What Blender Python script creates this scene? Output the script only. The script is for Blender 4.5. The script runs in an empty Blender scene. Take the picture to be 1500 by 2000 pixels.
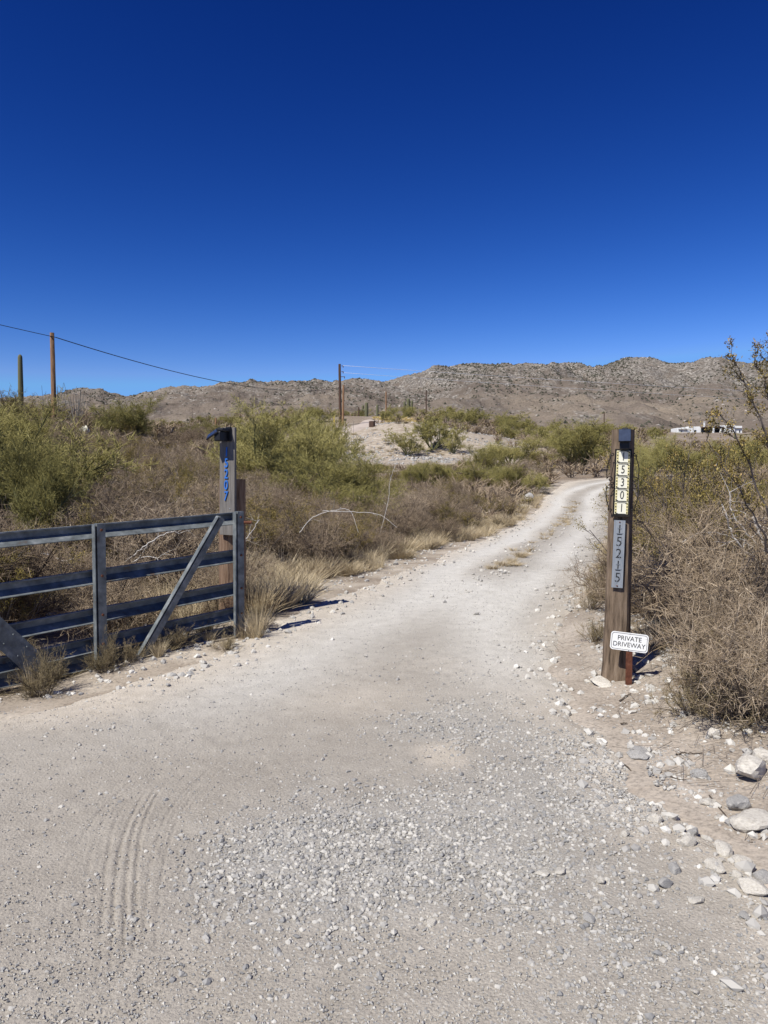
import bpy, bmesh, math, random
import numpy as np
from mathutils import Vector, Matrix, Euler

# ------------------------------------------------------------------ camera, world, sun, exposure
scene = bpy.context.scene
COL = scene.collection
CAM_H, FPX, HORIZON = 1.65, 1500.0, 930.0
PITCH = math.atan((1000.0 - HORIZON) / FPX)
cam = bpy.data.cameras.new('camera')
cam.sensor_fit = 'VERTICAL'; cam.sensor_height = 36.0; cam.lens = 27.0
cam.clip_start = 0.05; cam.clip_end = 20000
cam_ob = bpy.data.objects.new('camera', cam); COL.objects.link(cam_ob)
cam_ob.location = (0, 0, CAM_H)
cam_ob.rotation_euler = (math.pi / 2 - PITCH, 0, 0)
scene.camera = cam_ob

SUN_EL = math.radians(50.0)
SUN_H = Vector((-0.68, -0.735)).normalized()           # horizontal direction towards the sun
world = bpy.data.worlds.new('World'); scene.world = world; world.use_nodes = True
wn = world.node_tree.nodes; wl = world.node_tree.links
bg = wn['Background']
sky = wn.new('ShaderNodeTexSky'); sky.sky_type = 'NISHITA'; sky.sun_disc = False
sky.sun_elevation = SUN_EL; sky.sun_rotation = math.atan2(SUN_H.x, SUN_H.y)
sky.altitude = 1200; sky.air_density = 1.0; sky.dust_density = 0.25; sky.ozone_density = 3.5
gm = wn.new('ShaderNodeGamma'); gm.inputs['Gamma'].default_value = 1.18
hs = wn.new('ShaderNodeHueSaturation'); hs.inputs['Saturation'].default_value = 1.12
wl.new(sky.outputs['Color'], gm.inputs['Color']); wl.new(gm.outputs['Color'], hs.inputs['Color']); tn_ = wn.new('ShaderNodeMix'); tn_.data_type = 'RGBA'; tn_.blend_type = 'MULTIPLY'; tn_.inputs[0].default_value = 1.0; tn_.inputs[7].default_value = (0.62, 0.66, 1.0, 1)
wl.new(hs.outputs['Color'], tn_.inputs[6]); 
# one grade for the whole sky: a clear, deep desert blue
sp3 = wn.new('ShaderNodeSeparateColor'); cb3 = wn.new('ShaderNodeCombineColor'); wl.new(tn_.outputs[2], sp3.inputs[0])
for k, (pw, gain, cap) in enumerate(((2.25, 23.0, 0.17), (1.8, 4.5, 0.41), (1.45, 1.62, 0.91))):
    prev = sp3.outputs[k]
    for op, val in (('MULTIPLY', 0.0688), ('POWER', pw), ('MULTIPLY', gain), ('MINIMUM', cap), ('MULTIPLY', 8.3)):
        mn_ = wn.new('ShaderNodeMath'); mn_.operation = op; wl.new(prev, mn_.inputs[0]); mn_.inputs[1].default_value = val; prev = mn_.outputs[0]
    wl.new(prev, cb3.inputs[k])
wl.new(cb3.outputs[0], bg.inputs['Color'])
bg.inputs['Strength'].default_value = 0.1

sun = bpy.data.lights.new('sun', 'SUN'); sun.energy = 5.0; sun.angle = math.radians(0.53)
sun.color = (1.0, 0.97, 0.90)
sun_ob = bpy.data.objects.new('sun', sun); COL.objects.link(sun_ob)
ldir = Vector((-SUN_H.x * math.cos(SUN_EL), -SUN_H.y * math.cos(SUN_EL), -math.sin(SUN_EL)))
sun_ob.rotation_euler = ldir.to_track_quat('-Z', 'Y').to_euler()
sun_ob.location = (-8, -10, 20)

scene.view_settings.view_transform = 'Standard'
scene.view_settings.look = 'None'
scene.view_settings.exposure = 0.28
scene.view_settings.gamma = 1.0
scene.view_settings.use_curve_mapping = False
scene.cycles.max_bounces = 5
scene.cycles.diffuse_bounces = 2

rng = np.random.default_rng(7)
random.seed(7)

# ------------------------------------------------------------------ numpy noise
_T = np.random.default_rng(11).random((256, 256))
def vnoise(x, y):
    x = np.asarray(x, float); y = np.asarray(y, float)
    xi = np.floor(x).astype(int); yi = np.floor(y).astype(int)
    fx = x - xi; fy = y - yi
    fx = fx * fx * (3 - 2 * fx); fy = fy * fy * (3 - 2 * fy)
    x0 = xi & 255; x1 = (xi + 1) & 255; y0 = yi & 255; y1 = (yi + 1) & 255
    a = _T[x0, y0] * (1 - fx) + _T[x1, y0] * fx
    b = _T[x0, y1] * (1 - fx) + _T[x1, y1] * fx
    return a * (1 - fy) + b * fy
def fbm(x, y, octs=4, gain=0.5):
    s = 0.0; amp = 1.0; tot = 0.0
    for k in range(octs):
        s = s + amp * (vnoise(x * 2.03**k + 17.3 * k, y * 2.03**k + 5.1 * k) - 0.5)
        tot += amp; amp *= gain
    return s / tot * 2.0           # about -1..1
def sstep(a, b, x):
    t = np.clip((np.asarray(x, float) - a) / (b - a), 0, 1)
    return t * t * (3 - 2 * t)

# ------------------------------------------------------------------ driveway outline and terrain height
def hermite(xs, ys):
    xs = np.array(xs, float); ys = np.array(ys, float)
    m = np.gradient(ys, xs)
    def f(x):
        x = np.clip(np.asarray(x, float), xs[0], xs[-1])
        i = np.clip(np.searchsorted(xs, x) - 1, 0, len(xs) - 2)
        h = xs[i + 1] - xs[i]; t = (x - xs[i]) / h
        return ((1 + 2*t) * (1-t)**2 * ys[i] + t * (1-t)**2 * h * m[i]
                + t*t * (3 - 2*t) * ys[i+1] + t*t * (t-1) * h * m[i+1])
    return f
ROAD_L = hermite([-6, 0, 2.5, 4, 5.3, 7, 9.5, 14.5, 22.5, 35, 49, 56, 62.5, 68], [-16, -10, -6, -4.2, -2.75, -1.75, -1.05, 0.7, 3.3, 6.9, 11.0, 14.5, 25, 45])
ROAD_R = hermite([-6, 0, 3.1, 4.5, 6.1, 9.5, 14.5, 22.5, 35, 47.5, 52, 57, 60, 68], [3.2, 1.9, 1.62, 1.5, 1.5, 2.45, 4.05, 6.6, 10.3, 14.6, 18, 28, 48, 90])
PROFILE = hermite([-60, 0, 20, 30, 40, 52, 70, 100, 130, 200, 300, 400, 480], [0, 0, 0, 0.02, 0.3, 1.1, 2.3, 4.9, 7.7, 12.2, 18.2, 24, 29])
def road_sd(x, y):
    """signed distance-like measure: negative inside the driveway"""
    return np.maximum(np.maximum(ROAD_L(y) - x, x - ROAD_R(y)), np.asarray(y, float) - 66.0)
def terrain(x, y):
    x = np.asarray(x, float); y = np.asarray(y, float)
    z = PROFILE(y)
    z = z + 0.20 * np.clip(-x - 1.5, 0, 23) * sstep(8.5, 22, y) * (1 - 0.85 * sstep(50, 105, y))
    z = z + 3.6 * np.exp(-((x + 2) / 34)**2 - ((y - 150) / 34)**2)
    z = z + 2.4 * np.exp(-((x - 3) / 11)**2 - ((y - 108) / 13)**2)
    z = z + 0.1 * np.exp(-((x - 128) / 42)**2 - ((y - 303) / 34)**2)
    z = z - 0.17 * np.exp(-((x + 3.35) / 1.15)**2 - ((y - 6.25) / 0.95)**2)
    sd = road_sd(x, y)
    off = sstep(0.1, 2.5, sd)
    z = z + off * (0.10 * fbm(x * 0.45, y * 0.45, 3) + 0.025 * fbm(x * 2.1, y * 2.1, 2))
    far = sstep(40, 120, y)
    z = z + off * far * 0.9 * fbm(x * 0.05 + 3, y * 0.05, 3)
    # low stony bank along the right of the apron
    z = z + 0.16 * sstep(1.55, 2.6, x) * (1 - sstep(6.0, 11.0, y)) * sstep(-4, 1, y)
    return z
def tz(x, y): return float(terrain(x, y))

FWD = Vector((0, math.cos(PITCH), -math.sin(PITCH))); UPV = Vector((0, math.sin(PITCH), math.cos(PITCH)))
def at(u, v, d):
    """world point seen at photo pixel (u, v) at forward distance Y = d"""
    r = FWD + Vector((1, 0, 0)) * ((u - 750) / FPX) + UPV * ((1000 - v) / FPX)
    return Vector((0, 0, CAM_H)) + r * (d / r.y)
def on_ground(u, d):
    x = (u - 750) / FPX * d
    return Vector((x, d, tz(x, d)))
def hit(u, v, d0=1.5, d1=420):
    d = d0
    while d < d1:
        p = at(u, v, d)
        if p.z <= tz(p.x, p.y): return Vector((p.x, p.y, tz(p.x, p.y)))
        d *= 1.004
    return on_ground(u, d1)

# ------------------------------------------------------------------ tagging and object helpers
def tag(o, label=None, cat=None, group=None, kind=None):
    if label: o['label'] = label
    if cat: o['category'] = cat
    if group: o['group'] = group
    if kind: o['kind'] = kind
    return o
def link(name, me, parent=None, loc=None, rot=None):
    o = bpy.data.objects.new(name, me); COL.objects.link(o)
    if parent is not None: o.parent = parent
    if loc is not None: o.location = loc
    if rot is not None: o.rotation_euler = rot
    return o
def empty(name, loc=(0, 0, 0), rz=0.0):
    o = bpy.data.objects.new(name, None); COL.objects.link(o)
    o.location = loc; o.rotation_euler = (0, 0, rz); o.empty_display_size = 0.2
    return o

# ------------------------------------------------------------------ materials
def new_mat(name):
    m = bpy.data.materials.new(name); m.use_nodes = True
    nt = m.node_tree; b = nt.nodes['Principled BSDF']
    b.inputs['Specular IOR Level'].default_value = 0.25
    return m, nt.nodes, nt.links, b
def ramp(nodes, stops):
    r = nodes.new('ShaderNodeValToRGB'); e = r.color_ramp.elements
    while len(e) < len(stops): e.new(0.5)
    for k, (p, c) in enumerate(stops):
        e[k].position = p; e[k].color = (c[0], c[1], c[2], 1)
    return r
def noise_tex(nodes, links, scale, detail=4, rough=0.55, vec=None, dims=None):
    n = nodes.new('ShaderNodeTexNoise'); n.inputs['Scale'].default_value = scale
    n.inputs['Detail'].default_value = detail; n.inputs['Roughness'].default_value = rough
    if vec is not None: links.new(vec, n.inputs['Vector'])
    return n
def mathn(nodes, links, op, a, b=None, clamp=False):
    n = nodes.new('ShaderNodeMath'); n.operation = op; n.use_clamp = clamp
    for i, s in enumerate((a, b)):
        if s is None: continue
        if isinstance(s, (int, float)): n.inputs[i].default_value = s
        else: links.new(s, n.inputs[i])
    return n.outputs[0]
def mixc(nodes, links, fac, a, b):
    n = nodes.new('ShaderNodeMix'); n.data_type = 'RGBA'
    for sock, s in ((n.inputs[0], fac), (n.inputs[6], a), (n.inputs[7], b)):
        if isinstance(s, (int, float)): sock.default_value = s
        elif isinstance(s, tuple): sock.default_value = (s[0], s[1], s[2], 1)
        else: links.new(s, sock)
    return n.outputs[2]
def mat_noise(name, stops, scale=5.0, rough=0.8, metal=0.0, bump=0.0, stretch=(1, 1, 1), detail=5, bscale=None):
    m, N, L, b = new_mat(name)
    tc = N.new('ShaderNodeTexCoord'); mp = N.new('ShaderNodeMapping'); mp.inputs['Scale'].default_value = stretch
    L.new(tc.outputs['Object'], mp.inputs['Vector'])
    n = noise_tex(N, L, scale, detail, 0.6, mp.outputs['Vector'])
    r = ramp(N, stops); L.new(n.outputs['Fac'], r.inputs['Fac']); L.new(r.outputs['Color'], b.inputs['Base Color'])
    b.inputs['Roughness'].default_value = rough; b.inputs['Metallic'].default_value = metal
    if bump:
        n2 = noise_tex(N, L, bscale or scale * 2.5, 4, 0.6, mp.outputs['Vector'])
        bp = N.new('ShaderNodeBump'); bp.inputs['Strength'].default_value = bump; bp.inputs['Distance'].default_value = 0.01
        L.new(n2.outputs['Fac'], bp.inputs['Height']); L.new(bp.outputs['Normal'], b.inputs['Normal'])
    return m
def mat_tint(name, stops, rough=0.85, spread=0.35, spec=0.15, trans=0.0):
    """colour from a per-twig random value and a per-plant random value"""
    m, N, L, b = new_mat(name)
    a = N.new('ShaderNodeAttribute'); a.attribute_name = 'tint'
    oi = N.new('ShaderNodeObjectInfo')
    s = mathn(N, L, 'MULTIPLY', oi.outputs['Random'], spread)
    t = mathn(N, L, 'MULTIPLY', a.outputs['Fac'], 1 - spread)
    f = mathn(N, L, 'ADD', s, t)
    r = ramp(N, stops); L.new(f, r.inputs['Fac']); L.new(r.outputs['Color'], b.inputs['Base Color'])
    b.inputs['Roughness'].default_value = rough; b.inputs['Specular IOR Level'].default_value = spec
    return m

M = {}
M['galv'] = mat_noise('galvanised_steel', [(0.27, (0.11, 0.075, 0.055)), (0.36, (0.09, 0.10, 0.102)), (0.55, (0.155, 0.17, 0.173)), (0.75, (0.28, 0.29, 0.29))], 9, 0.6, 0.1, 0.15, (1, 1, 1), 6)
M['black_plastic'] = mat_noise('black_plastic', [(0.3, (0.010, 0.010, 0.012)), (0.7, (0.02, 0.02, 0.022))], 20, 0.4)
M['solar'] = mat_noise('solar_cell', [(0.3, (0.02, 0.03, 0.06)), (0.7, (0.035, 0.05, 0.09))], 30, 0.22)
M['iron'] = mat_noise('black_iron', [(0.3, (0.012, 0.011, 0.010)), (0.7, (0.03, 0.025, 0.02))], 30, 0.5, 0.3)
M['rust'] = mat_noise('rusty_steel', [(0.3, (0.06, 0.022, 0.013)), (0.5, (0.115, 0.042, 0.024)), (0.7, (0.16, 0.068, 0.04))], 22, 0.8, 0.2, 0.3)
M['plank'] = mat_noise('grey_plank', [(0.3, (0.10, 0.092, 0.083)), (0.5, (0.155, 0.142, 0.128)), (0.7, (0.22, 0.20, 0.18))], 9, 0.9, 0, 0.4, (6, 6, 0.35))
M['plank_edge'] = mat_noise('dark_plank_edge', [(0.3, (0.06, 0.045, 0.035)), (0.7, (0.12, 0.09, 0.07))], 9, 0.9, 0, 0.4, (6, 6, 0.35))
M['timber'] = mat_noise('weathered_timber', [(0.28, (0.07, 0.042, 0.026)), (0.45, (0.16, 0.10, 0.065)), (0.6, (0.22, 0.15, 0.10)), (0.78, (0.30, 0.22, 0.16))], 7, 0.9, 0, 0.9, (5, 5, 0.45), 7, 12)
M['tie'] = mat_noise('grey_brown_timber', [(0.30, (0.03, 0.021, 0.014)), (0.42, (0.115, 0.082, 0.055)), (0.58, (0.185, 0.135, 0.093)), (0.8, (0.28, 0.215, 0.155))], 8, 0.92, 0, 0.9, (4, 4, 0.5), 8, 14)
M['pole'] = mat_noise('pole_timber', [(0.3, (0.16, 0.085, 0.045)), (0.55, (0.27, 0.155, 0.085)), (0.75, (0.35, 0.23, 0.14))], 5, 0.9, 0, 0.6, (4, 4, 0.4))
M['pole_dark'] = mat_noise('dark_creosoted_pole', [(0.3, (0.05, 0.03, 0.022)), (0.7, (0.11, 0.065, 0.045))], 4, 0.9, 0, 0.4, (4, 4, 0.4))
M['blue'] = mat_noise('blue_paint', [(0.3, (0.02, 0.11, 0.40)), (0.7, (0.035, 0.17, 0.55))], 15, 0.5)
M['white_paint'] = mat_noise('white_paint', [(0.3, (0.74, 0.74, 0.72)), (0.7, (0.82, 0.82, 0.80))], 8, 0.45)
M['black_paint'] = mat_noise('black_print', [(0.3, (0.015, 0.015, 0.015)), (0.7, (0.04, 0.04, 0.04))], 30, 0.6)
M['cream_tile'] = mat_noise('cream_tile', [(0.3, (0.66, 0.63, 0.48)), (0.7, (0.76, 0.74, 0.62))], 12, 0.3)
M['yellow_glaze'] = mat_noise('yellow_glaze', [(0.3, (0.62, 0.52, 0.20)), (0.7, (0.68, 0.61, 0.32))], 25, 0.3)
M['steel_plate'] = mat_noise('brushed_plate', [(0.3, (0.21, 0.23, 0.25)), (0.7, (0.31, 0.33, 0.345))], 10, 0.5, 0.3, 0.1, (8, 8, 0.6))
M['wire'] = mat_noise('wire', [(0.3, (0.02, 0.02, 0.02)), (0.7, (0.04, 0.04, 0.04))], 5, 0.7)
M['wire_bright'] = mat_noise('bright_wire', [(0.3, (0.6, 0.62, 0.65)), (0.7, (0.75, 0.77, 0.8))], 5, 0.4)
M['yellow_post'] = mat_noise('yellow_marker', [(0.3, (0.55, 0.38, 0.05)), (0.7, (0.65, 0.47, 0.08))], 10, 0.6)
M['adobe'] = mat_noise('white_adobe', [(0.3, (0.66, 0.66, 0.62)), (0.7, (0.76, 0.76, 0.73))], 0.5, 0.9)
M['dark_glass'] = mat_noise('dark_glass', [(0.3, (0.01, 0.012, 0.014)), (0.7, (0.03, 0.03, 0.035))], 2, 0.2)
M['rock_pale'] = mat_noise('pale_limestone', [(0.25, (0.30, 0.265, 0.21)), (0.4, (0.54, 0.495, 0.42)), (0.6, (0.66, 0.615, 0.53)), (0.8, (0.73, 0.685, 0.60))], 9, 0.9, 0, 0.7, (1, 1, 1.6), 8, 34)
M['rock_grey'] = mat_noise('grey_stone', [(0.25, (0.20, 0.195, 0.185)), (0.5, (0.35, 0.335, 0.31)), (0.8, (0.50, 0.475, 0.43))], 12, 0.9, 0, 0.6, (1, 1, 1), 8, 30)
M['rock_yellow'] = mat_noise('yellow_stone', [(0.25, (0.50, 0.40, 0.16)), (0.5, (0.66, 0.55, 0.24)), (0.8, (0.72, 0.64, 0.34))], 14, 0.9, 0, 0.8, (1, 1, 1), 8, 30)

M['pv_twig'] = mat_tint('palo_verde_twigs', [(0.0, (0.13, 0.117, 0.038)), (0.35, (0.225, 0.20, 0.066)), (0.7, (0.32, 0.282, 0.10)), (1.0, (0.45, 0.385, 0.17))])
M['pv_wood'] = mat_tint('palo_verde_bark', [(0.0, (0.11, 0.11, 0.045)), (0.6, (0.19, 0.185, 0.085)), (1.0, (0.32, 0.29, 0.17))])
M['bare_twig'] = mat_tint('bare_grey_twigs', [(0.0, (0.088, 0.064, 0.043)), (0.4, (0.205, 0.153, 0.102)), (0.75, (0.34, 0.262, 0.178)), (1.0, (0.56, 0.465, 0.345))], 0.85, 0.45)
M['bare_wood'] = mat_tint('bare_dark_stems', [(0.0, (0.045, 0.034, 0.026)), (0.6, (0.10, 0.078, 0.06)), (1.0, (0.22, 0.18, 0.14))])
M['dry_leaf'] = mat_tint('dry_bush_leaf', [(0.0, (0.105, 0.085, 0.048)), (0.4, (0.195, 0.155, 0.088)), (0.75, (0.29, 0.23, 0.132)), (1.0, (0.42, 0.345, 0.22))], 0.85, 0.5)
M['creo_leaf'] = mat_tint('creosote_leaf', [(0.0, (0.10, 0.085, 0.022)), (0.4, (0.19, 0.15, 0.04)), (0.75, (0.28, 0.21, 0.06)), (1.0, (0.36, 0.24, 0.09))], 0.6, 0.3, 0.3)
M['creo_wood'] = mat_tint('creosote_stem', [(0.0, (0.045, 0.038, 0.034)), (0.6, (0.12, 0.10, 0.09)), (1.0, (0.28, 0.25, 0.22))])
M['straw'] = mat_tint('straw_grass', [(0.0, (0.25, 0.19, 0.115)), (0.4, (0.42, 0.335, 0.21)), (0.8, (0.55, 0.46, 0.31)), (1.0, (0.66, 0.58, 0.42))])
M['yellow_grass'] = mat_tint('yellow_grass', [(0.0, (0.42, 0.30, 0.10)), (0.5, (0.60, 0.46, 0.18)), (1.0, (0.70, 0.58, 0.28))])
M['bleached'] = mat_tint('bleached_wood', [(0.0, (0.30, 0.27, 0.24)), (0.5, (0.46, 0.43, 0.39)), (1.0, (0.60, 0.57, 0.52))])
M['saguaro'] = mat_tint('saguaro_skin', [(0.0, (0.05, 0.052, 0.03)), (0.5, (0.12, 0.118, 0.065)), (1.0, (0.23, 0.215, 0.13))], 0.8, 0.1)
M['ocotillo'] = mat_tint('ocotillo_wand', [(0.0, (0.09, 0.08, 0.07)), (0.6, (0.17, 0.16, 0.14)), (1.0, (0.24, 0.22, 0.19))])
M['pad'] = mat_tint('pale_cactus_pad', [(0.0, (0.42, 0.40, 0.30)), (0.6, (0.58, 0.55, 0.44)), (1.0, (0.66, 0.62, 0.52))])
M['far_scrub'] = mat_tint('far_scrub', [(0.0, (0.028, 0.03, 0.02)), (0.5, (0.055, 0.055, 0.038)), (1.0, (0.10, 0.092, 0.068))])
M['stone_mix'] = mat_tint('mixed_stone', [(0.0, (0.17, 0.168, 0.165)), (0.3, (0.29, 0.28, 0.262)), (0.6, (0.375, 0.355, 0.32)), (0.85, (0.47, 0.445, 0.395)), (1.0, (0.60, 0.575, 0.52))], 0.85, 0.0, 0.2)
M['mtn_rock'] = mat_tint('hill_boulder', [(0.0, (0.20, 0.175, 0.15)), (0.5, (0.30, 0.265, 0.23)), (1.0, (0.42, 0.375, 0.32))], 0.9, 0.0)

# ------------------------------------------------------------------ fast mesh building
class Geo:
    def __init__(self): self.V = []; self.F = []; self.T = []; self.n = 0; self.MI = []
    def add(self, v, faces, tint, mi=0):
        """v (k,3); faces list of int arrays (m, 3|4); tint (k,)"""
        self.V.append(np.asarray(v, float))
        for f in faces:
            if len(f):
                self.F.append(np.asarray(f, int) + self.n); self.MI.append(np.full(len(f), mi, int))
        self.T.append(np.broadcast_to(np.asarray(tint, float), (len(v),)).copy())
        self.n += len(v)
    def prisms(self, P0, P1, r0, r1, tint, sides=3, mi=0):
        n = len(P0)
        if n == 0: return
        a, b = frame(P1 - P0)
        r0 = np.broadcast_to(r0, (n,)); r1 = np.broadcast_to(r1, (n,))
        ring0 = []; ring1 = []
        for k in range(sides):
            c, s = math.cos(2 * math.pi * k / sides), math.sin(2 * math.pi * k / sides)
            o = a * c + b * s
            ring0.append(P0 + o * r0[:, None]); ring1.append(P1 + o * r1[:, None])
        v = np.stack(ring0 + ring1, 1).reshape(-1, 3)
        base = (np.arange(n) * 2 * sides)[:, None]
        f = []
        for k in range(sides):
            k2 = (k + 1) % sides
            f.append(base + np.array([[k, k2, sides + k2, sides + k]]))
        self.add(v, [np.concatenate(f)], np.repeat(np.broadcast_to(tint, (n,)), 2 * sides), mi)
    def spikes(self, P0, P1, r, tint, mi=0):
        n = len(P0)
        if n == 0: return
        a, b = frame(P1 - P0); r = np.broadcast_to(r, (n,))[:, None]
        v = np.stack([P0 + a * r, P0 + (-0.5 * a + 0.87 * b) * r, P0 + (-0.5 * a - 0.87 * b) * r, P1], 1).reshape(-1, 3)
        base = (np.arange(n) * 4)[:, None]
        f = np.concatenate([base + np.array([[0, 1, 3]]), base + np.array([[1, 2, 3]]), base + np.array([[2, 0, 3]])])
        self.add(v, [f], np.repeat(np.broadcast_to(tint, (n,)), 4), mi)
    def leaves(self, P, size, tint, rg, mi=0, aspect=0.5, up=0.0):
        n = len(P)
        if n == 0: return
        d = unit(rg.normal(size=(n, 3)) + np.array([0, 0, up])); a, b = frame(d)
        s = np.broadcast_to(size, (n,))[:, None]
        v = np.stack([P, P + d * s * 0.5 + a * s * aspect * 0.5, P + d * s, P + d * s * 0.5 - a * s * aspect * 0.5], 1).reshape(-1, 3)
        base = (np.arange(n) * 4)[:, None]
        self.add(v, [base + np.array([[0, 1, 2, 3]])], np.repeat(np.broadcast_to(tint, (n,)), 4), mi)
    def arrays(self):
        return np.concatenate(self.V), np.concatenate(self.T)
    def mesh(self, name, mats, smooth=False):
        V, T = self.arrays()
        return build_mesh(name, V, self.F, T, mats, self.MI, smooth)
def build_mesh(name, V, Fl, T, mats, MI=None, smooth=False, attrs=None):
    me = bpy.data.meshes.new(name)
    me.vertices.add(len(V)); me.vertices.foreach_set('co', np.asarray(V, np.float32).ravel())
    loops = np.concatenate([f.ravel() for f in Fl]); tot = np.concatenate([np.full(len(f), f.shape[1]) for f in Fl])
    start = np.concatenate([[0], np.cumsum(tot)[:-1]])
    me.loops.add(len(loops)); me.loops.foreach_set('vertex_index', loops.astype(np.int32))
    me.polygons.add(len(tot)); me.polygons.foreach_set('loop_start', start.astype(np.int32))
    if MI is not None: me.polygons.foreach_set('material_index', np.concatenate(MI).astype(np.int32))
    me.polygons.foreach_set('use_smooth', np.full(len(tot), smooth))
    if T is not None:
        at_ = me.attributes.new('tint', 'FLOAT', 'POINT'); at_.data.foreach_set('value', np.asarray(T, np.float32))
    for k, a in (attrs or {}).items():
        at_ = me.attributes.new(k, 'FLOAT', 'POINT'); at_.data.foreach_set('value', np.asarray(a, np.float32))
    for m in mats: me.materials.append(m)
    me.update(calc_edges=True); me.validate()
    return me
def unit(v): return v / np.maximum(np.linalg.norm(v, axis=-1, keepdims=True), 1e-9)
def frame(d):
    d = unit(d); ref = np.where(np.abs(d[:, 2:3]) < 0.9, np.array([[0, 0, 1.0]]), np.array([[1.0, 0, 0]]))
    a = unit(np.cross(d, ref)); return a, np.cross(d, a)

# ------------------------------------------------------------------ hard-surface helpers
def bm_new(): return bmesh.new()
def bm_box(bm, c, s, mat=None, bevel=0.0):
    r = bmesh.ops.create_cube(bm, size=1.0)
    vs = r['verts']
    bmesh.ops.scale(bm, vec=s, verts=vs)
    if bevel > 0:
        es = list({e for v in vs for e in v.link_edges})
        q = bmesh.ops.bevel(bm, geom=es, offset=bevel, segments=2, profile=0.5, affect='EDGES')
        vs = list({v for f in q['faces'] for v in f.verts} | {v for v in vs if v.is_valid})
    if mat is not None: bmesh.ops.transform(bm, matrix=mat, verts=vs)
    bmesh.ops.translate(bm, vec=c, verts=vs)
    return vs
def bm_prism(bm, pts, axis0, axis1, along, length, origin=Vector((0, 0, 0))):
    """extrude the 2-D polygon pts (in axis0/axis1) along a direction"""
    a = [bm.verts.new(origin + axis0 * p[0] + axis1 * p[1]) for p in pts]
    b = [bm.verts.new(origin + axis0 * p[0] + axis1 * p[1] + along * length) for p in pts]
    n = len(pts)
    for k in range(n): bm.faces.new((a[k], a[(k + 1) % n], b[(k + 1) % n], b[k]))
    bm.faces.new(a[::-1]); bm.faces.new(b)
    bmesh.ops.recalc_face_normals(bm, faces=bm.faces)
def bm_obj(name, bm, mat, parent=None, loc=None, rot=None, smooth=False):
    me = bpy.data.meshes.new(name); bmesh.ops.recalc_face_normals(bm, faces=bm.faces); bm.to_mesh(me); bm.free()
    me.materials.append(mat)
    if smooth:
        for p in me.polygons: p.use_smooth = True
    return link(name, me, parent, loc, rot)
def box_obj(name, c, s, mat, parent=None, bevel=0.0, rot=None):
    bm = bm_new(); bm_box(bm, (0, 0, 0), s, None, bevel)
    return bm_obj(name, bm, mat, parent, c, rot)
def tube_geo(pts, radii, sides=8, geo=None, tint=0.5, cap=True):
    g = geo or Geo(); pts = np.asarray(pts, float); n = len(pts)
    tang = np.gradient(pts, axis=0); a, b = frame(tang)
    for i in range(1, n):                                # keep the frame from twisting
        t = unit(tang[i:i+1])[0]; p = a[i-1] - t * np.dot(a[i-1], t); p /= max(np.linalg.norm(p), 1e-9)
        a[i] = p; b[i] = np.cross(t, p)
    radii = np.broadcast_to(radii, (n,))
    ang = np.arange(sides) * 2 * math.pi / sides
    v = (pts[:, None, :] + radii[:, None, None] * (a[:, None, :] * np.cos(ang)[None, :, None] + b[:, None, :] * np.sin(ang)[None, :, None])).reshape(-1, 3)
    f = []
    for i in range(n - 1):
        for k in range(sides):
            k2 = (k + 1) % sides
            f.append((i * sides + k, i * sides + k2, (i + 1) * sides + k2, (i + 1) * sides + k))
    faces = [np.array(f)]
    if cap:
        v = np.concatenate([v, pts[:1], pts[-1:]]); c0 = n * sides; c1 = c0 + 1
        faces.append(np.array([(c0, (k + 1) % sides, k) for k in range(sides)] + [(c1, (n - 1) * sides + k, (n - 1) * sides + (k + 1) % sides) for k in range(sides)]))
    g.add(v, faces, tint)
    return g
def tube_obj(name, pts, radii, mat, parent=None, sides=8, smooth=True, tint=0.5):
    return link(name, tube_geo(pts, radii, sides, None, tint).mesh(name, [mat], smooth), parent)
def text_obj(name, s, size, mat, parent, loc, rot=(math.pi / 2, 0, 0), extrude=0.002, sx=1.0, shear=0.0, bold=0.0):
    cu = bpy.data.curves.new(name, 'FONT'); cu.body = s; cu.size = size; cu.extrude = extrude; cu.offset = bold
    cu.align_x = 'CENTER'; cu.align_y = 'CENTER'; cu.shear = shear; cu.resolution_u = 4
    tmp = bpy.data.objects.new('tmp_text', cu); COL.objects.link(tmp)
    bpy.context.view_layer.update()
    me = bpy.data.meshes.new_from_object(tmp.evaluated_get(bpy.context.evaluated_depsgraph_get()))
    bpy.data.objects.remove(tmp); bpy.data.curves.remove(cu)
    me.name = name; me.materials.clear(); me.materials.append(mat)
    o = link(name, me, parent, loc, rot); o.scale = (sx, 1, 1)
    return o

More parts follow.
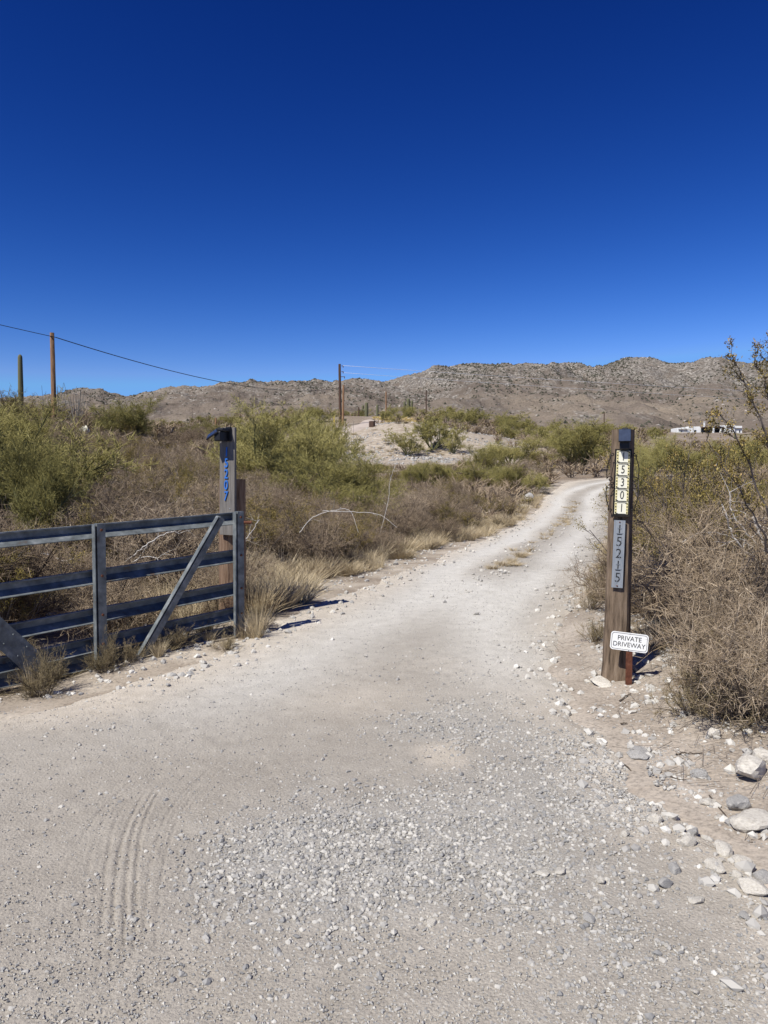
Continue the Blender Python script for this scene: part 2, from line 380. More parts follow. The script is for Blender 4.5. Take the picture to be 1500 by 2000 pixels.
# ================================================================== GROUND
def spaced(a, b, s0, grow, smax):
    out = [a]; s = s0
    while out[-1] < b:
        out.append(out[-1] + s); s = min(s * grow, smax)
    return np.array(out)
def mat_ground():
    m, N, L, b = new_mat('desert_soil')
    geo = N.new('ShaderNodeNewGeometry'); P = geo.outputs['Position']
    big = noise_tex(N, L, 0.22, 4, 0.55, P); mid = noise_tex(N, L, 1.6, 5, 0.6, P); fine = noise_tex(N, L, 38, 4, 0.7, P)
    soil = ramp(N, [(0.30, (0.26, 0.22, 0.178)), (0.48, (0.36, 0.312, 0.258)), (0.70, (0.47, 0.415, 0.35))])
    L.new(mid.outputs['Fac'], soil.inputs['Fac'])
    litter = ramp(N, [(0.35, (0.15, 0.115, 0.085)), (0.6, (0.27, 0.215, 0.16))]); L.new(fine.outputs['Fac'], litter.inputs['Fac'])
    lit = N.new('ShaderNodeAttribute'); lit.attribute_name = 'litter'
    k = mathn(N, L, 'MULTIPLY', mathn(N, L, 'SUBTRACT', mathn(N, L, 'ADD', big.outputs['Fac'], mid.outputs['Fac']), 0.72), 3.0, True)
    k = mathn(N, L, 'MULTIPLY', k, lit.outputs['Fac'])
    c = mixc(N, L, k, soil.outputs['Color'], litter.outputs['Color'])
    bare = N.new('ShaderNodeAttribute'); bare.attribute_name = 'bare'
    pale = ramp(N, [(0.35, (0.26, 0.21, 0.158)), (0.5, (0.365, 0.308, 0.24)), (0.65, (0.47, 0.41, 0.33))]); L.new(mid.outputs['Fac'], pale.inputs['Fac'])
    c = mixc(N, L, bare.outputs['Fac'], c, pale.outputs['Color'])
    sp = ramp(N, [(0.32, (0.62, 0.62, 0.62)), (0.5, (1, 1, 1)), (0.72, (1.22, 1.2, 1.17))]); L.new(fine.outputs['Fac'], sp.inputs['Fac'])
    mul = N.new('ShaderNodeMix'); mul.data_type = 'RGBA'; mul.blend_type = 'MULTIPLY'; mul.inputs[0].default_value = 1.0
    L.new(c, mul.inputs[6]); L.new(sp.outputs['Color'], mul.inputs[7]); L.new(mul.outputs[2], b.inputs['Base Color'])
    b.inputs['Roughness'].default_value = 0.95; b.inputs['Specular IOR Level'].default_value = 0.1
    v = N.new('ShaderNodeTexVoronoi'); v.inputs['Scale'].default_value = 22; L.new(P, v.inputs['Vector'])
    h = mathn(N, L, 'ADD', fine.outputs['Fac'], mathn(N, L, 'MULTIPLY', v.outputs['Distance'], 0.7))
    bp = N.new('ShaderNodeBump'); bp.inputs['Strength'].default_value = 0.5; bp.inputs['Distance'].default_value = 0.012
    L.new(h, bp.inputs['Height']); L.new(bp.outputs['Normal'], b.inputs['Normal'])
    return m
def grid_faces(ny, nx):
    i = np.arange(ny - 1)[:, None] * nx + np.arange(nx - 1)[None, :]
    return np.stack([i, i + 1, i + nx + 1, i + nx], -1).reshape(-1, 4)
def bare_mask(x, y):
    m = np.exp(-((x - 3) / 10.5)**2 - ((y - 99) / 17)**2) * 1.7
    m = m + 0.7 * np.exp(-((x - 8.5) / 6)**2 - ((y - 80) / 10)**2)
    m = m + 0.55 * np.exp(-((x + 9) / 2.5)**2 - ((y - 24) / 4)**2)
    return np.clip(m, 0, 1)
xp = spaced(0, 640, 0.12, 1.032, 16); xs = np.concatenate([-xp[:0:-1], xp])
ys = np.concatenate([-spaced(0, 50, 0.5, 1.15, 8)[:0:-1], spaced(0, 440, 0.14, 1.013, 6)])
X, Y = np.meshgrid(xs, ys); Z = terrain(X, Y)
sd = road_sd(X, Y)
Z = Z - 0.06 * sstep(0.0, -0.35, sd)                    # the bed under the driveway sheet
lit = sstep(-0.2, 1.6, sd + 0.6 * fbm(X * 0.8, Y * 0.8, 2)); bare = bare_mask(X, Y)
bare = np.maximum(bare, (1 - sstep(0.1, 1.2, sd + 0.5 * fbm(X * 0.9, Y * 0.9, 3))) * np.where((X > 1.2) & (Y < 9), 0.15, 0.75))
lit = lit * (1 - bare)
g = build_mesh('ground', np.stack([X, Y, Z], -1).reshape(-1, 3), [grid_faces(len(ys), len(xs))], None, [mat_ground()], None, True,
               {'litter': lit.ravel(), 'bare': bare.ravel()})
tag(link('ground', g), 'stony tan desert ground rising to the low hill', 'ground', kind='structure')

# ------------------------------------------------------------------ driveway sheet with wheel tracks and tyre grooves
def mat_drive():
    m, N, L, b = new_mat('driveway_gravel')
    geo = N.new('ShaderNodeNewGeometry'); P = geo.outputs['Position']
    big = noise_tex(N, L, 0.55, 4, 0.6, P); mid = noise_tex(N, L, 5.0, 5, 0.65, P)
    grit = noise_tex(N, L, 95, 3, 0.75, P); fine = noise_tex(N, L, 260, 2, 0.7, P)
    A = {}
    for k in ('track', 'sand', 'gravel'):
        a = N.new('ShaderNodeAttribute'); a.attribute_name = k; A[k] = a.outputs['Fac']
    base = ramp(N, [(0.3, (0.305, 0.272, 0.227)), (0.5, (0.37, 0.334, 0.282)), (0.7, (0.445, 0.406, 0.347))])
    L.new(mathn(N, L, 'ADD', mathn(N, L, 'MULTIPLY', big.outputs['Fac'], 0.6), mathn(N, L, 'MULTIPLY', mid.outputs['Fac'], 0.4)), base.inputs['Fac'])
    trk = ramp(N, [(0.3, (0.52, 0.495, 0.44)), (0.7, (0.64, 0.61, 0.55))]); L.new(mid.outputs['Fac'], trk.inputs['Fac'])
    snd = ramp(N, [(0.3, (0.47, 0.412, 0.332)), (0.7, (0.60, 0.535, 0.445))]); L.new(mid.outputs['Fac'], snd.inputs['Fac'])
    grv = ramp(N, [(0.3, (0.31, 0.30, 0.275)), (0.7, (0.43, 0.415, 0.38))]); L.new(mid.outputs['Fac'], grv.inputs['Fac'])
    c = mixc(N, L, mathn(N, L, 'MULTIPLY', A['gravel'], 0.55), base.outputs['Color'], grv.outputs['Color'])
    c = mixc(N, L, A['sand'], c, snd.outputs['Color'])
    c = mixc(N, L, A['track'], c, trk.outputs['Color'])
    sp = ramp(N, [(0.30, (0.55, 0.55, 0.55)), (0.42, (0.88, 0.88, 0.88)), (0.55, (1, 1, 1)), (0.66, (1.15, 1.14, 1.12)), (0.78, (1.5, 1.48, 1.45))])
    L.new(grit.outputs['Fac'], sp.inputs['Fac'])
    mul = N.new('ShaderNodeMix'); mul.data_type = 'RGBA'; mul.blend_type = 'MULTIPLY'; mul.inputs[0].default_value = 0.9
    L.new(c, mul.inputs[6]); L.new(sp.outputs['Color'], mul.inputs[7]); L.new(mul.outputs[2], b.inputs['Base Color'])
    b.inputs['Roughness'].default_value = 0.95; b.inputs['Specular IOR Level'].default_value = 0.1
    v = N.new('ShaderNodeTexVoronoi'); v.inputs['Scale'].default_value = 70; L.new(P, v.inputs['Vector'])
    h = mathn(N, L, 'ADD', mathn(N, L, 'ADD', grit.outputs['Fac'], mathn(N, L, 'MULTIPLY', fine.outputs['Fac'], 0.5)), mathn(N, L, 'MULTIPLY', v.outputs['Distance'], -0.6))
    bp = N.new('ShaderNodeBump'); bp.inputs['Strength'].default_value = 0.7; bp.inputs['Distance'].default_value = 0.008
    L.new(h, bp.inputs['Height']); L.new(bp.outputs['Normal'], b.inputs['Normal'])
    return m
rows = [-5.5, -4, -2.5, -1, 0, 0.8, 1.3]; y = 1.6
while y < 67: rows.append(y); y += (0.006 if y < 8 else 0.012) * y
rows = np.array(rows); NC = 380
tt = np.linspace(0, 1, NC)
LX = ROAD_L(rows)[:, None] - 0.3; RX = ROAD_R(rows)[:, None] + 0.3
Y = np.repeat(rows[:, None], NC, 1); X = np.empty_like(Y)
for i, yr in enumerate(rows):                            # columns crowd together where the tyre marks run
    fx = np.linspace(LX[i, 0], RX[i, 0], 900); rho = 1 + 6.0 * float((1 - sstep(4.4, 6, yr)) * sstep(1.0, 2.0, yr)) * np.exp(-((fx + 1.05) / 0.46)**4)
    cum = np.concatenate([[0], np.cumsum(0.5 * (rho[1:] + rho[:-1]))]); X[i] = np.interp(tt * cum[-1], cum, fx)
sd = road_sd(X, Y) + 0.30 * fbm(X * 1.7, Y * 1.7, 4)
inside = sstep(0.12, -0.25, sd)
near = 1 - sstep(10, 20, Y)
Z = terrain(X, Y) - 0.05 + 0.062 * inside
Z = Z + near * (0.010 * fbm(X * 1.3, Y * 1.3, 3) + 0.004 * fbm(X * 9, Y * 9, 3) + 0.0035 * fbm(X * 24, Y * 24, 2))
mid = 0.5 * (ROAD_L(Y) + ROAD_R(Y)); hw = 0.5 * (ROAD_R(Y) - ROAD_L(Y))
off = (X - mid) + 0.15 * fbm(X * 0.6, Y * 0.6, 2)
slope = 1 / np.sqrt(1 + np.gradient(0.5 * (ROAD_L(rows) + ROAD_R(rows)), rows)**2)[:, None]
off = off * slope
trk = np.exp(-((np.abs(off) - 0.78) / 0.42)**2) * sstep(7, 12, Y)
trk = trk * (0.95 + 0.4 * fbm(X * 0.8, Y * 0.35, 3))
Z = Z - 0.03 * trk * sstep(7.5, 12, Y)
# pale packed bands sweeping over the apron
c1 = np.exp(-((X - (-1.3 + 0.28 * (Y - 5.0) + 0.02 * (Y - 5)**2)) / 0.55)**2) * sstep(4.2, 6.2, Y) * (1 - sstep(10, 14, Y)) * 0.7
c2 = np.exp(-((X - (0.95 + 0.06 * (Y - 5.0))) / 0.5)**2) * sstep(4.8, 7, Y) * (1 - sstep(10, 14, Y)) * 0.8
trk = np.clip(trk + c1 + c2, 0, 1)
sand = np.clip(sstep(-1.5, -0.35, sd) * (X < mid) * sstep(4.2, 5.5, Y) * 1.0, 0, 1)
sand = np.maximum(sand, 0.75 * sstep(-0.75, 0.0, sd) * (X > mid) * (Y < 14))
_wx = 0.09 * fbm(X * 4, Y * 4, 3); _wy = 0.14 * fbm(X * 4 + 30, Y * 4, 3)
sand = np.maximum(sand, np.exp(-((X - 0.36 + _wx) / 0.16)**4 - ((Y - 4.45 + _wy) / 0.22)**4) * 0.8)
sand = np.maximum(sand, 0.5 * np.exp(-((X + 0.25) / 0.5)**2 - ((Y - 5.6) / 0.5)**2))
sand = np.maximum(sand, 0.45 * sstep(0.1, 0.6, fbm(X * 0.5 + 9, Y * 0.5, 3)) * sstep(4.5, 7, Y) * (1 - sstep(10, 16, Y)))
def gravel_mask(x, y):
    a = 0.85 * np.exp(-(((x + 0.08 - 0.15 * (y - 3.3)) / 0.72)**2 + ((y - 3.35) / 0.72)**2))
    b_ = np.exp(-((x - 0.55) / 0.6)**2 - ((y - 4.7) / 1.0)**2) * 0.5
    c_ = np.exp(-((x - 1.15) / 0.55)**2 - ((y - 3.9) / 1.2)**2) * 0.7
    d_ = 0.12 * np.exp(-((y - 2.35) / 0.25)**2)
    return sstep(0.12, 0.98, a * 1.15 + b_ * 0.8 + c_ * 0.75 + d_ + 0.42 * fbm(x * 1.6, y * 1.6, 4))
grav = gravel_mask(X, Y)
# tyre grooves pressed into the dust: arcs traced as world curves
def groove(pts, w, depth):
    global Z
    P = np.array(pts); f = hermite(P[:, 1], P[:, 0])
    m = (Y > P[0, 1]) & (Y < P[-1, 1])
    dd = np.abs(X - f(Y)); fade = sstep(P[0, 1], P[0, 1] + 0.5, Y) * (1 - sstep(P[-1, 1] - 0.6, P[-1, 1], Y))
    brk = 0.55 + 0.45 * sstep(-0.3, 0.2, fbm(X * 3 + w * 900, Y * 7, 2))
    Z = Z - np.where(m, depth * np.exp(-(dd / w)**2) * fade * brk, 0) + np.where(m, 0.35 * depth * np.exp(-((dd - 2.2 * w) / w)**2) * fade, 0)
for (us, dep) in (([(172, 1990), (182, 1850), (198, 1700), (220, 1610), (262, 1550)], 0.8), ([(195, 1990), (206, 1850), (214, 1740), (232, 1650), (268, 1572), (300, 1530)], 1.0), ([(222, 1990), (230, 1850), (238, 1720), (255, 1630), (286, 1570), (330, 1520)], 1.0), ([(130, 1990), (148, 1800), (175, 1660), (225, 1560), (290, 1500)], 0.45), ([(20, 1600), (120, 1552), (230, 1510), (330, 1478)], 0.4), ([(262, 1980), (272, 1820), (292, 1680), (330, 1590), (400, 1520), (470, 1470)], 0.5), ([(285, 1980), (296, 1820), (318, 1680), (356, 1590), (430, 1515), (500, 1465)], 0.45), ([(60, 1990), (85, 1840), (125, 1700), (185, 1600), (260, 1530), (350, 1475)], 0.4), ([(0, 1640), (100, 1580), (210, 1530), (320, 1490)], 0.4),
                  ([(245, 1960), (252, 1820), (259, 1690), (274, 1620), (306, 1556), (350, 1510)], 1.0), ([(300, 1640), (318, 1605), (345, 1572)], 0.7), ([(305, 1622), (330, 1590), (370, 1555), (405, 1512)], 0.7), ([(150, 1850), (158, 1760), (160, 1740)], 0.5),
                  ([(325, 1600), (355, 1572), (390, 1530), (420, 1512)], 0.5)):
    pts = []
    for (u, v) in us:
        d = CAM_H * FPX / (v - HORIZON); pts.append(((u - 750) / FPX * d, d))
    groove(pts, 0.0075, 0.0062 * dep)
dm = build_mesh('driveway', np.stack([X, Y, Z], -1).reshape(-1, 3), [grid_faces(len(rows), NC)], None, [mat_drive()], None, True,
                {'track': trk.ravel(), 'sand': sand.ravel(), 'gravel': grav.ravel()})
tag(link('driveway', dm), 'pale gravel driveway curving away between two number posts', 'driveway', kind='structure')

# ------------------------------------------------------------------ far dirt road over the low hill
def strip(name, pix, halfw, mat, lift):
    pts = np.array([list(hit(u, v)) for u, v in pix]); pts = pts[np.argsort(pts[:, 1])]
    yy = np.linspace(pts[0, 1], pts[-1, 1], 60); fx = hermite(pts[:, 1], pts[:, 0])(yy)
    tx = np.gradient(fx, yy); nrm = np.stack([np.ones_like(tx), -tx], -1) / np.sqrt(1 + tx**2)[:, None]
    s = np.linspace(-1, 1, 9); x = fx[:, None] + nrm[:, :1] * s * halfw; y = yy[:, None] + nrm[:, 1:] * s * halfw
    z = terrain(x, y) + lift * (1 - np.abs(s)**3 * 1.5)
    me = build_mesh(name, np.stack([x, y, z], -1).reshape(-1, 3), [grid_faces(60, 9)], None, [mat], None, True)
    return link(name, me)
M['far_road'] = mat_noise('pale_dirt', [(0.3, (0.36, 0.30, 0.25)), (0.7, (0.47, 0.40, 0.34))], 0.8, 0.95)
tag(strip('dirt_road', [(600, 872), (640, 858), (690, 840), (735, 824)], 2.6, M['far_road'], 0.30), 'pale dirt road climbing over the low hill', 'road', kind='structure')

# ================================================================== MOUNTAINS
RIDGE_U = [-1800, -700, -300, 0, 90, 150, 200, 240, 320, 400, 480, 560, 640, 700, 760, 800, 850, 920, 1010, 1080, 1130, 1155, 1220, 1250, 1300, 1350, 1400, 1460, 1500, 1650, 1900, 2400, 3300]
RIDGE_V = [860, 810, 795, 788, 778, 770, 766, 774, 764, 759, 751, 757, 754, 751, 747, 740, 724, 714, 717, 713, 711, 721, 699, 699, 711, 714, 707, 715, 713, 722, 735, 770, 860]
az = np.concatenate([np.linspace(-1.6, -0.62, 70), np.linspace(-0.6, 0.6, 440), np.linspace(0.62, 1.6, 70)])
rE = (HORIZON - np.interp(az * FPX + 750, RIDGE_U, RIDGE_V)) / FPX
rE = rE + 0.0011 * fbm(az * 90, az * 0 + 3.3, 3) + 0.0006 * fbm(az * 420, az * 0 + 8.3, 2)
tv = np.concatenate([np.linspace(0, 1, 200), np.linspace(1.02, 1.35, 14)])
Yd = 380 + 2500 * np.clip(tv, 0, 2)**1.25
A2, Y2 = np.meshgrid(az, Yd); R2 = np.repeat(rE[None, :], len(Yd), 0); T2 = np.repeat(tv[:, None], len(az), 1)
X2 = A2 * Y2
prof = np.where(T2 <= 1, 0.15 * T2 + 0.85 * sstep(0.12, 1.06, T2), 1.0)
E = 0.0555 + (R2 - 0.0555) * np.clip(prof, 0, 1)
Zm = CAM_H + Y2 * E
rough = sstep(0.05, 0.3, T2) * (1 - 0.75 * sstep(0.86, 1.0, T2))
gul = np.abs(fbm(X2 * 0.0032 + 0.6 * fbm(X2 * 0.004, Y2 * 0.002, 2), Y2 * 0.0013 + 4, 4))
Zm = Zm + rough * (Y2 * 0.036 * (0.30 - gul) + 22 * fbm(X2 * 0.011, Y2 * 0.008, 4) + 11.0 * (0.3 - np.abs(fbm(X2 * 0.035, Y2 * 0.02, 4))) * (0.4 + sstep(0.3, 0.7, T2)))
Zm = Zm + sstep(0.2, 0.7, T2) * 3.0 * np.abs(fbm(X2 * 0.09, Y2 * 0.06 + 9, 2))
Zm = np.where(T2 > 1, Zm - (T2 - 1) * 700, Zm)
def mat_mtn():
    m, N, L, b = new_mat('rocky_hillside')
    geo = N.new('ShaderNodeNewGeometry'); P = geo.outputs['Position']
    mp = N.new('ShaderNodeMapping'); mp.inputs['Scale'].default_value = (1, 0.5, 1.4); L.new(P, mp.inputs['Vector']); Pm = mp.outputs['Vector']
    big = noise_tex(N, L, 0.0055, 5, 0.55, Pm); mid = noise_tex(N, L, 0.03, 6, 0.65, Pm); fine = noise_tex(N, L, 0.14, 4, 0.7, Pm)
    hgt = N.new('ShaderNodeAttribute'); hgt.attribute_name = 'high'
    soil = ramp(N, [(0.3, (0.118, 0.095, 0.078)), (0.5, (0.178, 0.145, 0.118)), (0.7, (0.255, 0.208, 0.158))]); L.new(big.outputs['Fac'], soil.inputs['Fac'])
    rock = ramp(N, [(0.38, (0.09, 0.08, 0.07)), (0.5, (0.20, 0.18, 0.158)), (0.60, (0.38, 0.345, 0.30))]); L.new(fine.outputs['Fac'], rock.inputs['Fac'])
    k = mathn(N, L, 'ADD', mathn(N, L, 'MULTIPLY', mathn(N, L, 'SUBTRACT', mid.outputs['Fac'], 0.52), 5.0), mathn(N, L, 'MULTIPLY', hgt.outputs['Fac'], 1.0), True)
    c = mixc(N, L, k, soil.outputs['Color'], rock.outputs['Color'])
    scr = ramp(N, [(0.40, (0.0, 0.0, 0.0)), (0.52, (1, 1, 1))])
    L.new(noise_tex(N, L, 0.22, 3, 0.7, P).outputs['Fac'], scr.inputs['Fac'])
    inv = mathn(N, L, 'MULTIPLY', mathn(N, L, 'SUBTRACT', 1.0, scr.outputs['Color']), 0.55)
    c = mixc(N, L, inv, c, (0.115, 0.10, 0.075))
    L.new(c, b.inputs['Base Color']); b.inputs['Roughness'].default_value = 1.0; b.inputs['Specular IOR Level'].default_value = 0.0
    bp = N.new('ShaderNodeBump'); bp.inputs['Strength'].default_value = 0.8; bp.inputs['Distance'].default_value = 6.0
    L.new(fine.outputs['Fac'], bp.inputs['Height']); L.new(bp.outputs['Normal'], b.inputs['Normal'])
    return m
high = sstep(0.45, 0.9, T2) * (0.4 + 0.6 * sstep(0.10, 0.14, R2))
mm = build_mesh('mountain', np.stack([X2, Y2, Zm], -1).reshape(-1, 3), [grid_faces(len(Yd), len(az))], None, [mat_mtn()], None, True, {'high': high.ravel()})
tag(link('mountain', mm), 'long brown rocky mountain ridge along the skyline', 'mountain', kind='structure')

# ------------------------------------------------------------------ little rock shapes
def ico(sub):
    bm = bmesh.new(); bmesh.ops.create_icosphere(bm, subdivisions=sub, radius=1.0)
    bm.verts.index_update(); v = np.array([list(q.co) for q in bm.verts]); f = np.array([[q.index for q in p.verts] for p in bm.faces]); bm.free()
    return v, f
ICO0, ICO1, ICO2 = ico(1), ico(2), ico(3)
def rock_shape(base, rg, lump=0.35, flat=0.62, cuts=7):
    v, f = base
    s = np.ones(len(v))
    for _ in range(cuts):                                # planar cuts give broken faces
        n = unit(rg.normal(size=(1, 3)))[0]; h = rg.uniform(0.55, 0.9)
        dd = v @ n; s = np.minimum(s, np.where(dd > h, h / np.maximum(dd, 1e-6), 1.0))
    w = v * s[:, None] * (1 + lump * 0.25 * rg.normal(size=(len(v), 1)) * (0.5 if len(v) > 50 else 1.0))
    return w * np.array([1.0, rg.uniform(0.65, 0.95), flat * rg.uniform(0.8, 1.2)]), f
def joined(name, shapes, P, S, R, tint, mats, idx=None):
    """many small copies as ONE mesh"""
    Vs = []; Fs = []; Ts = []; n = 0
    idx = rng.integers(0, len(shapes), len(P)) if idx is None else idx
    for k, (v, f) in enumerate(shapes):
        q = np.where(idx == k)[0]
        if not len(q): continue
        c, s = np.cos(R[q]), np.sin(R[q])
        vx = v[None, :, 0] * c[:, None] - v[None, :, 1] * s[:, None]; vy = v[None, :, 0] * s[:, None] + v[None, :, 1] * c[:, None]
        w = np.stack([vx, vy, np.broadcast_to(v[None, :, 2], vx.shape)], -1) * S[q][:, None, None] + P[q][:, None, :]
        Vs.append(w.reshape(-1, 3)); Fs.append((f[None] + (np.arange(len(q)) * len(v))[:, None, None]).reshape(-1, f.shape[1]) + n)
        Ts.append(np.repeat(tint[q], len(v))); n += len(q) * len(v)
    return build_mesh(name, np.concatenate(Vs), Fs, np.concatenate(Ts), mats)

# dark scrub dots and boulders over the mountain
nR, nC = Zm.shape
def mtn_points(n, tmin, dens):
    out = []
    ok = 0
    while ok < n:
        i = rng.uniform(tmin, 1.0, 4000); a = rng.uniform(-0.62, 0.62, 4000)
        keep = rng.random(4000) < dens(a, i)
        i = i[keep]; a = a[keep]
        fi = np.interp(i, tv[:200], np.arange(200)); fj = np.interp(a, az, np.arange(len(az)))
        i0 = np.clip(fi.astype(int), 0, nR - 2); j0 = np.clip(fj.astype(int), 0, nC - 2); ti = fi - i0; tj = fj - j0
        z = (Zm[i0, j0] * (1-ti) * (1-tj) + Zm[i0+1, j0] * ti * (1-tj) + Zm[i0, j0+1] * (1-ti) * tj + Zm[i0+1, j0+1] * ti * tj)
        yy = 380 + 2500 * i**1.25
        out.append(np.stack([a * yy, yy, z], -1)); ok += len(i)
    return np.concatenate(out)[:n]
scrub_shapes = [rock_shape((ICO0[0] * np.array([1, 1, 0.9]), ICO0[1]), rng, 1.0, 0.8) for _ in range(8)]
_ov = np.array([[1, 0, 0], [0, 1, 0], [-1, 0, 0], [0, -1, 0], [0, 0, 1], [0, 0, -.6]], float); _of = np.array([[0, 1, 4], [1, 2, 4], [2, 3, 4], [3, 0, 4], [1, 0, 5], [2, 1, 5], [3, 2, 5], [0, 3, 5]])
oct_shapes = [(_ov * rng.uniform(0.6, 1.2, (6, 3)), _of) for _ in range(10)]
hd = lambda a, t: np.clip((0.10 + 0.9 * sstep(0.3, 0.9, t)) * (0.06 + 0.94 * sstep(-0.15, 0.45, fbm(a * 22, t * 8, 4) + 0.35 * sstep(-0.05, 0.25, a))), 0, 1)
P = mtn_points(17000, 0.03, hd); S = rng.uniform(1.8, 5.2, len(P)) * (0.35 + 0.65 * P[:, 1] / 2900)
tag(link('mountain_scrub', joined('mountain_scrub', oct_shapes, P, S, rng.random(len(P)) * 6.28, rng.random(len(P)), [M['far_scrub']])),
    'dark dots of scrub scattered over the mountain', 'scrub', kind='stuff')
P = mtn_points(4200, 0.1, lambda a, t: np.clip(0.1 + 0.9 * sstep(0.5, 0.95, t) * sstep(-0.2, 0.5, fbm(a * 18 + 5, t * 7, 3) + 0.3), 0, 1)); S = rng.uniform(1.5, 6.0, len(P)) * (0.35 + 0.65 * P[:, 1] / 2900)
tag(link('mountain_boulders', joined('mountain_boulders', scrub_shapes, P - np.array([0, 0, 1.0]), S, rng.random(len(P)) * 6.28, rng.random(len(P)), [M['mtn_rock']])),
    'pale boulders and outcrops strewn over the mountain', 'boulders', kind='stuff')

# ================================================================== STONES AND GRAVEL
def drive_z(x, y):
    sdv = road_sd(x, y) + 0.30 * fbm(x * 1.7, y * 1.7, 4); ins = sstep(0.12, -0.25, sdv)
    return np.where(sdv < 0.1, terrain(x, y) - 0.05 + 0.062 * ins + (1 - sstep(10, 20, y)) * 0.010 * fbm(x * 1.3, y * 1.3, 3), terrain(x, y))
peb = [rock_shape(ICO0, rng, 0.5) for _ in range(14)]; peb = [(v[:, :], f) for v, f in peb]
cob = [rock_shape(ICO1, rng, 0.35) for _ in range(10)]
oct_v = np.array([[1, 0, 0], [-.5, .8, 0], [-.5, -.9, .1], [0, 0, .7], [0.1, 0, -.6]], float); oct_f = np.array([[0, 1, 3], [1, 2, 3], [2, 0, 3], [1, 0, 4], [2, 1, 4], [0, 2, 4]])
grit_shapes = [(oct_v * rng.uniform(0.7, 1.25, (5, 3)), oct_f) for _ in range(10)]
def sample_area(n, dens, x0, x1, y0, y1, power=1.0):
    out = []; c = 0
    while c < n:
        u = rng.random(20000)
        yy = (y0**(1 - power) + u * (y1**(1 - power) - y0**(1 - power)))**(1 / (1 - power)) if power != 1.0 else y0 * (y1 / y0)**u
        xx = rng.uniform(x0, x1, 20000) if not callable(x0) else x0(yy) + rng.random(20000) * (x1(yy) - x0(yy))
        k = rng.random(20000) < dens(xx, yy)
        out.append(np.stack([xx[k], yy[k]], -1)); c += int(k.sum())
    return np.concatenate(out)[:n]
def scatter_stones(name, label, shapes, n, dens, area, smin, smax, tl, th, skew=2.2, sink=0.25, power=1.0):
    q = sample_area(n, dens, *area, power); x, y = q[:, 0], q[:, 1]
    S = smin + (smax - smin) * rng.random(n)**skew
    P = np.stack([x, y, drive_z(x, y) + S * (0.45 - sink)], -1)
    t = np.clip(tl + (th - tl) * rng.random(n), 0, 1)
    o = link(name, joined(name, shapes, P, S, rng.random(n) * 6.28, t, [M['stone_mix']]))
    tag(o, label, 'gravel', kind='stuff'); return o
lx = lambda y: np.maximum(-0.56 * y - 0.3, ROAD_L(y) - 0.4); rx = lambda y: np.minimum(0.56 * y + 0.3, ROAD_R(y) + 0.9)
scatter_stones('gravel', 'loose grey and white gravel heaped on the driveway apron', peb, 16000, lambda x, y: 0.022 + 0.978 * gravel_mask(x, y), (lx, rx, 2.1, 7.5), 0.0035, 0.019, 0.1, 0.92, 2.6, 0.36)
scatter_stones('grit', 'fine grit spread over the whole driveway', grit_shapes, 44000, lambda x, y: np.clip(0.30 + 0.7 * gravel_mask(x, y) + 0.5 * (1 - sstep(2.2, 3.2, y)), 0, 1), (lx, rx, 2.0, 16), 0.0025, 0.0085, 0.1, 0.9, 1.8, 0.25, 1.25)
scatter_stones('road_stones', 'small stones along the driveway edges and its middle strip', peb, 4200,
    lambda x, y: np.clip(sstep(-0.9, 0.0, road_sd(x, y)) + 0.9 * np.exp(-((x - 0.5 * (ROAD_L(y) + ROAD_R(y))) / 0.35)**2) * sstep(9, 14, y), 0.02, 1), (lambda y: ROAD_L(y) - 1.0, lambda y: ROAD_R(y) + 1.0, 6.0, 50), 0.012, 0.05, 0.35, 1.0, 2.4)
scatter_stones('bank_stones', 'pale stones on the bank right of the driveway', peb, 2000, lambda x, y: np.clip(sstep(0.9, 1.6, x) * (0.25 + 0.75 * sstep(-0.3, 0.3, fbm(x * 2, y * 2, 2))), 0, 1), (0.8, 3.4, 2.1, 6.5), 0.008, 0.050, 0.5, 1.0, 2.8, 0.36)
scatter_stones('slope_stones', 'pale stones lying between the shrubs and on the bare slope', peb, 5200, lambda x, y: (road_sd(x, y) > 0.3) * (0.3 + 0.7 * bare_mask(x, y)), (lambda y: -0.56 * y, lambda y: 0.56 * y, 8, 125), 0.012, 0.085, 0.3, 0.95, 3.0, 0.25, 0.6)

# single rocks that stand out, each a thing of its own
rock_meshes = []
for k in range(9):
    v, f = rock_shape(ICO2, rng, 0.02, 0.6, 16)
    v = v * (1 + np.stack([0.13 * fbm(v[:, 0] * 2.2 + 7 * k + v[:, 2] * 1.3, v[:, 1] * 2.2 + v[:, 2] * 2.2, 4) + 0.07 * np.abs(fbm(v[:, 0] * 6 + k, v[:, 1] * 6 + v[:, 2] * 6, 3))] * 3, -1))
    rock_meshes.append({mk: build_mesh('rock', v, [f], rng.random(len(v)), [M[mk]]) for mk in ('rock_pale', 'rock_grey', 'rock_yellow')})
def rock(u, v, wpx, label, mk='rock_pale', k=None, hs=1.0, group=None, name='rock', sink=0.3):
    p = hit(u, v); p.z = float(drive_z(p.x, p.y)); s = wpx * 0.6 / FPX * p.y
    k = random.randrange(9) if k is None else k
    o = link(name, rock_meshes[k][mk], None, (p.x, p.y, p.z + s * hs * (0.5 - sink)), (random.uniform(-.25, .25), random.uniform(-.25, .25), random.uniform(0, 6.28)))
    o.scale = (s, s * 0.9, s * hs)
    return tag(o, label, 'rock', group)
rock(1465, 1510, 105, 'large cream limestone rock jutting in at the right edge under the shrub', 'rock_pale', 1, 0.7)
rock(1495, 1490, 60, 'cream rock behind the large limestone rock at the right edge', 'rock_pale', 2, 1.0)
rock(1475, 1612, 95, 'broad grey cream boulder on the right bank below the limestone rock', 'rock_pale', 3, 0.62)
rock(1432, 1612, 40, 'grey stone wedged against the left of the broad boulder', 'rock_grey', 4, 0.9)
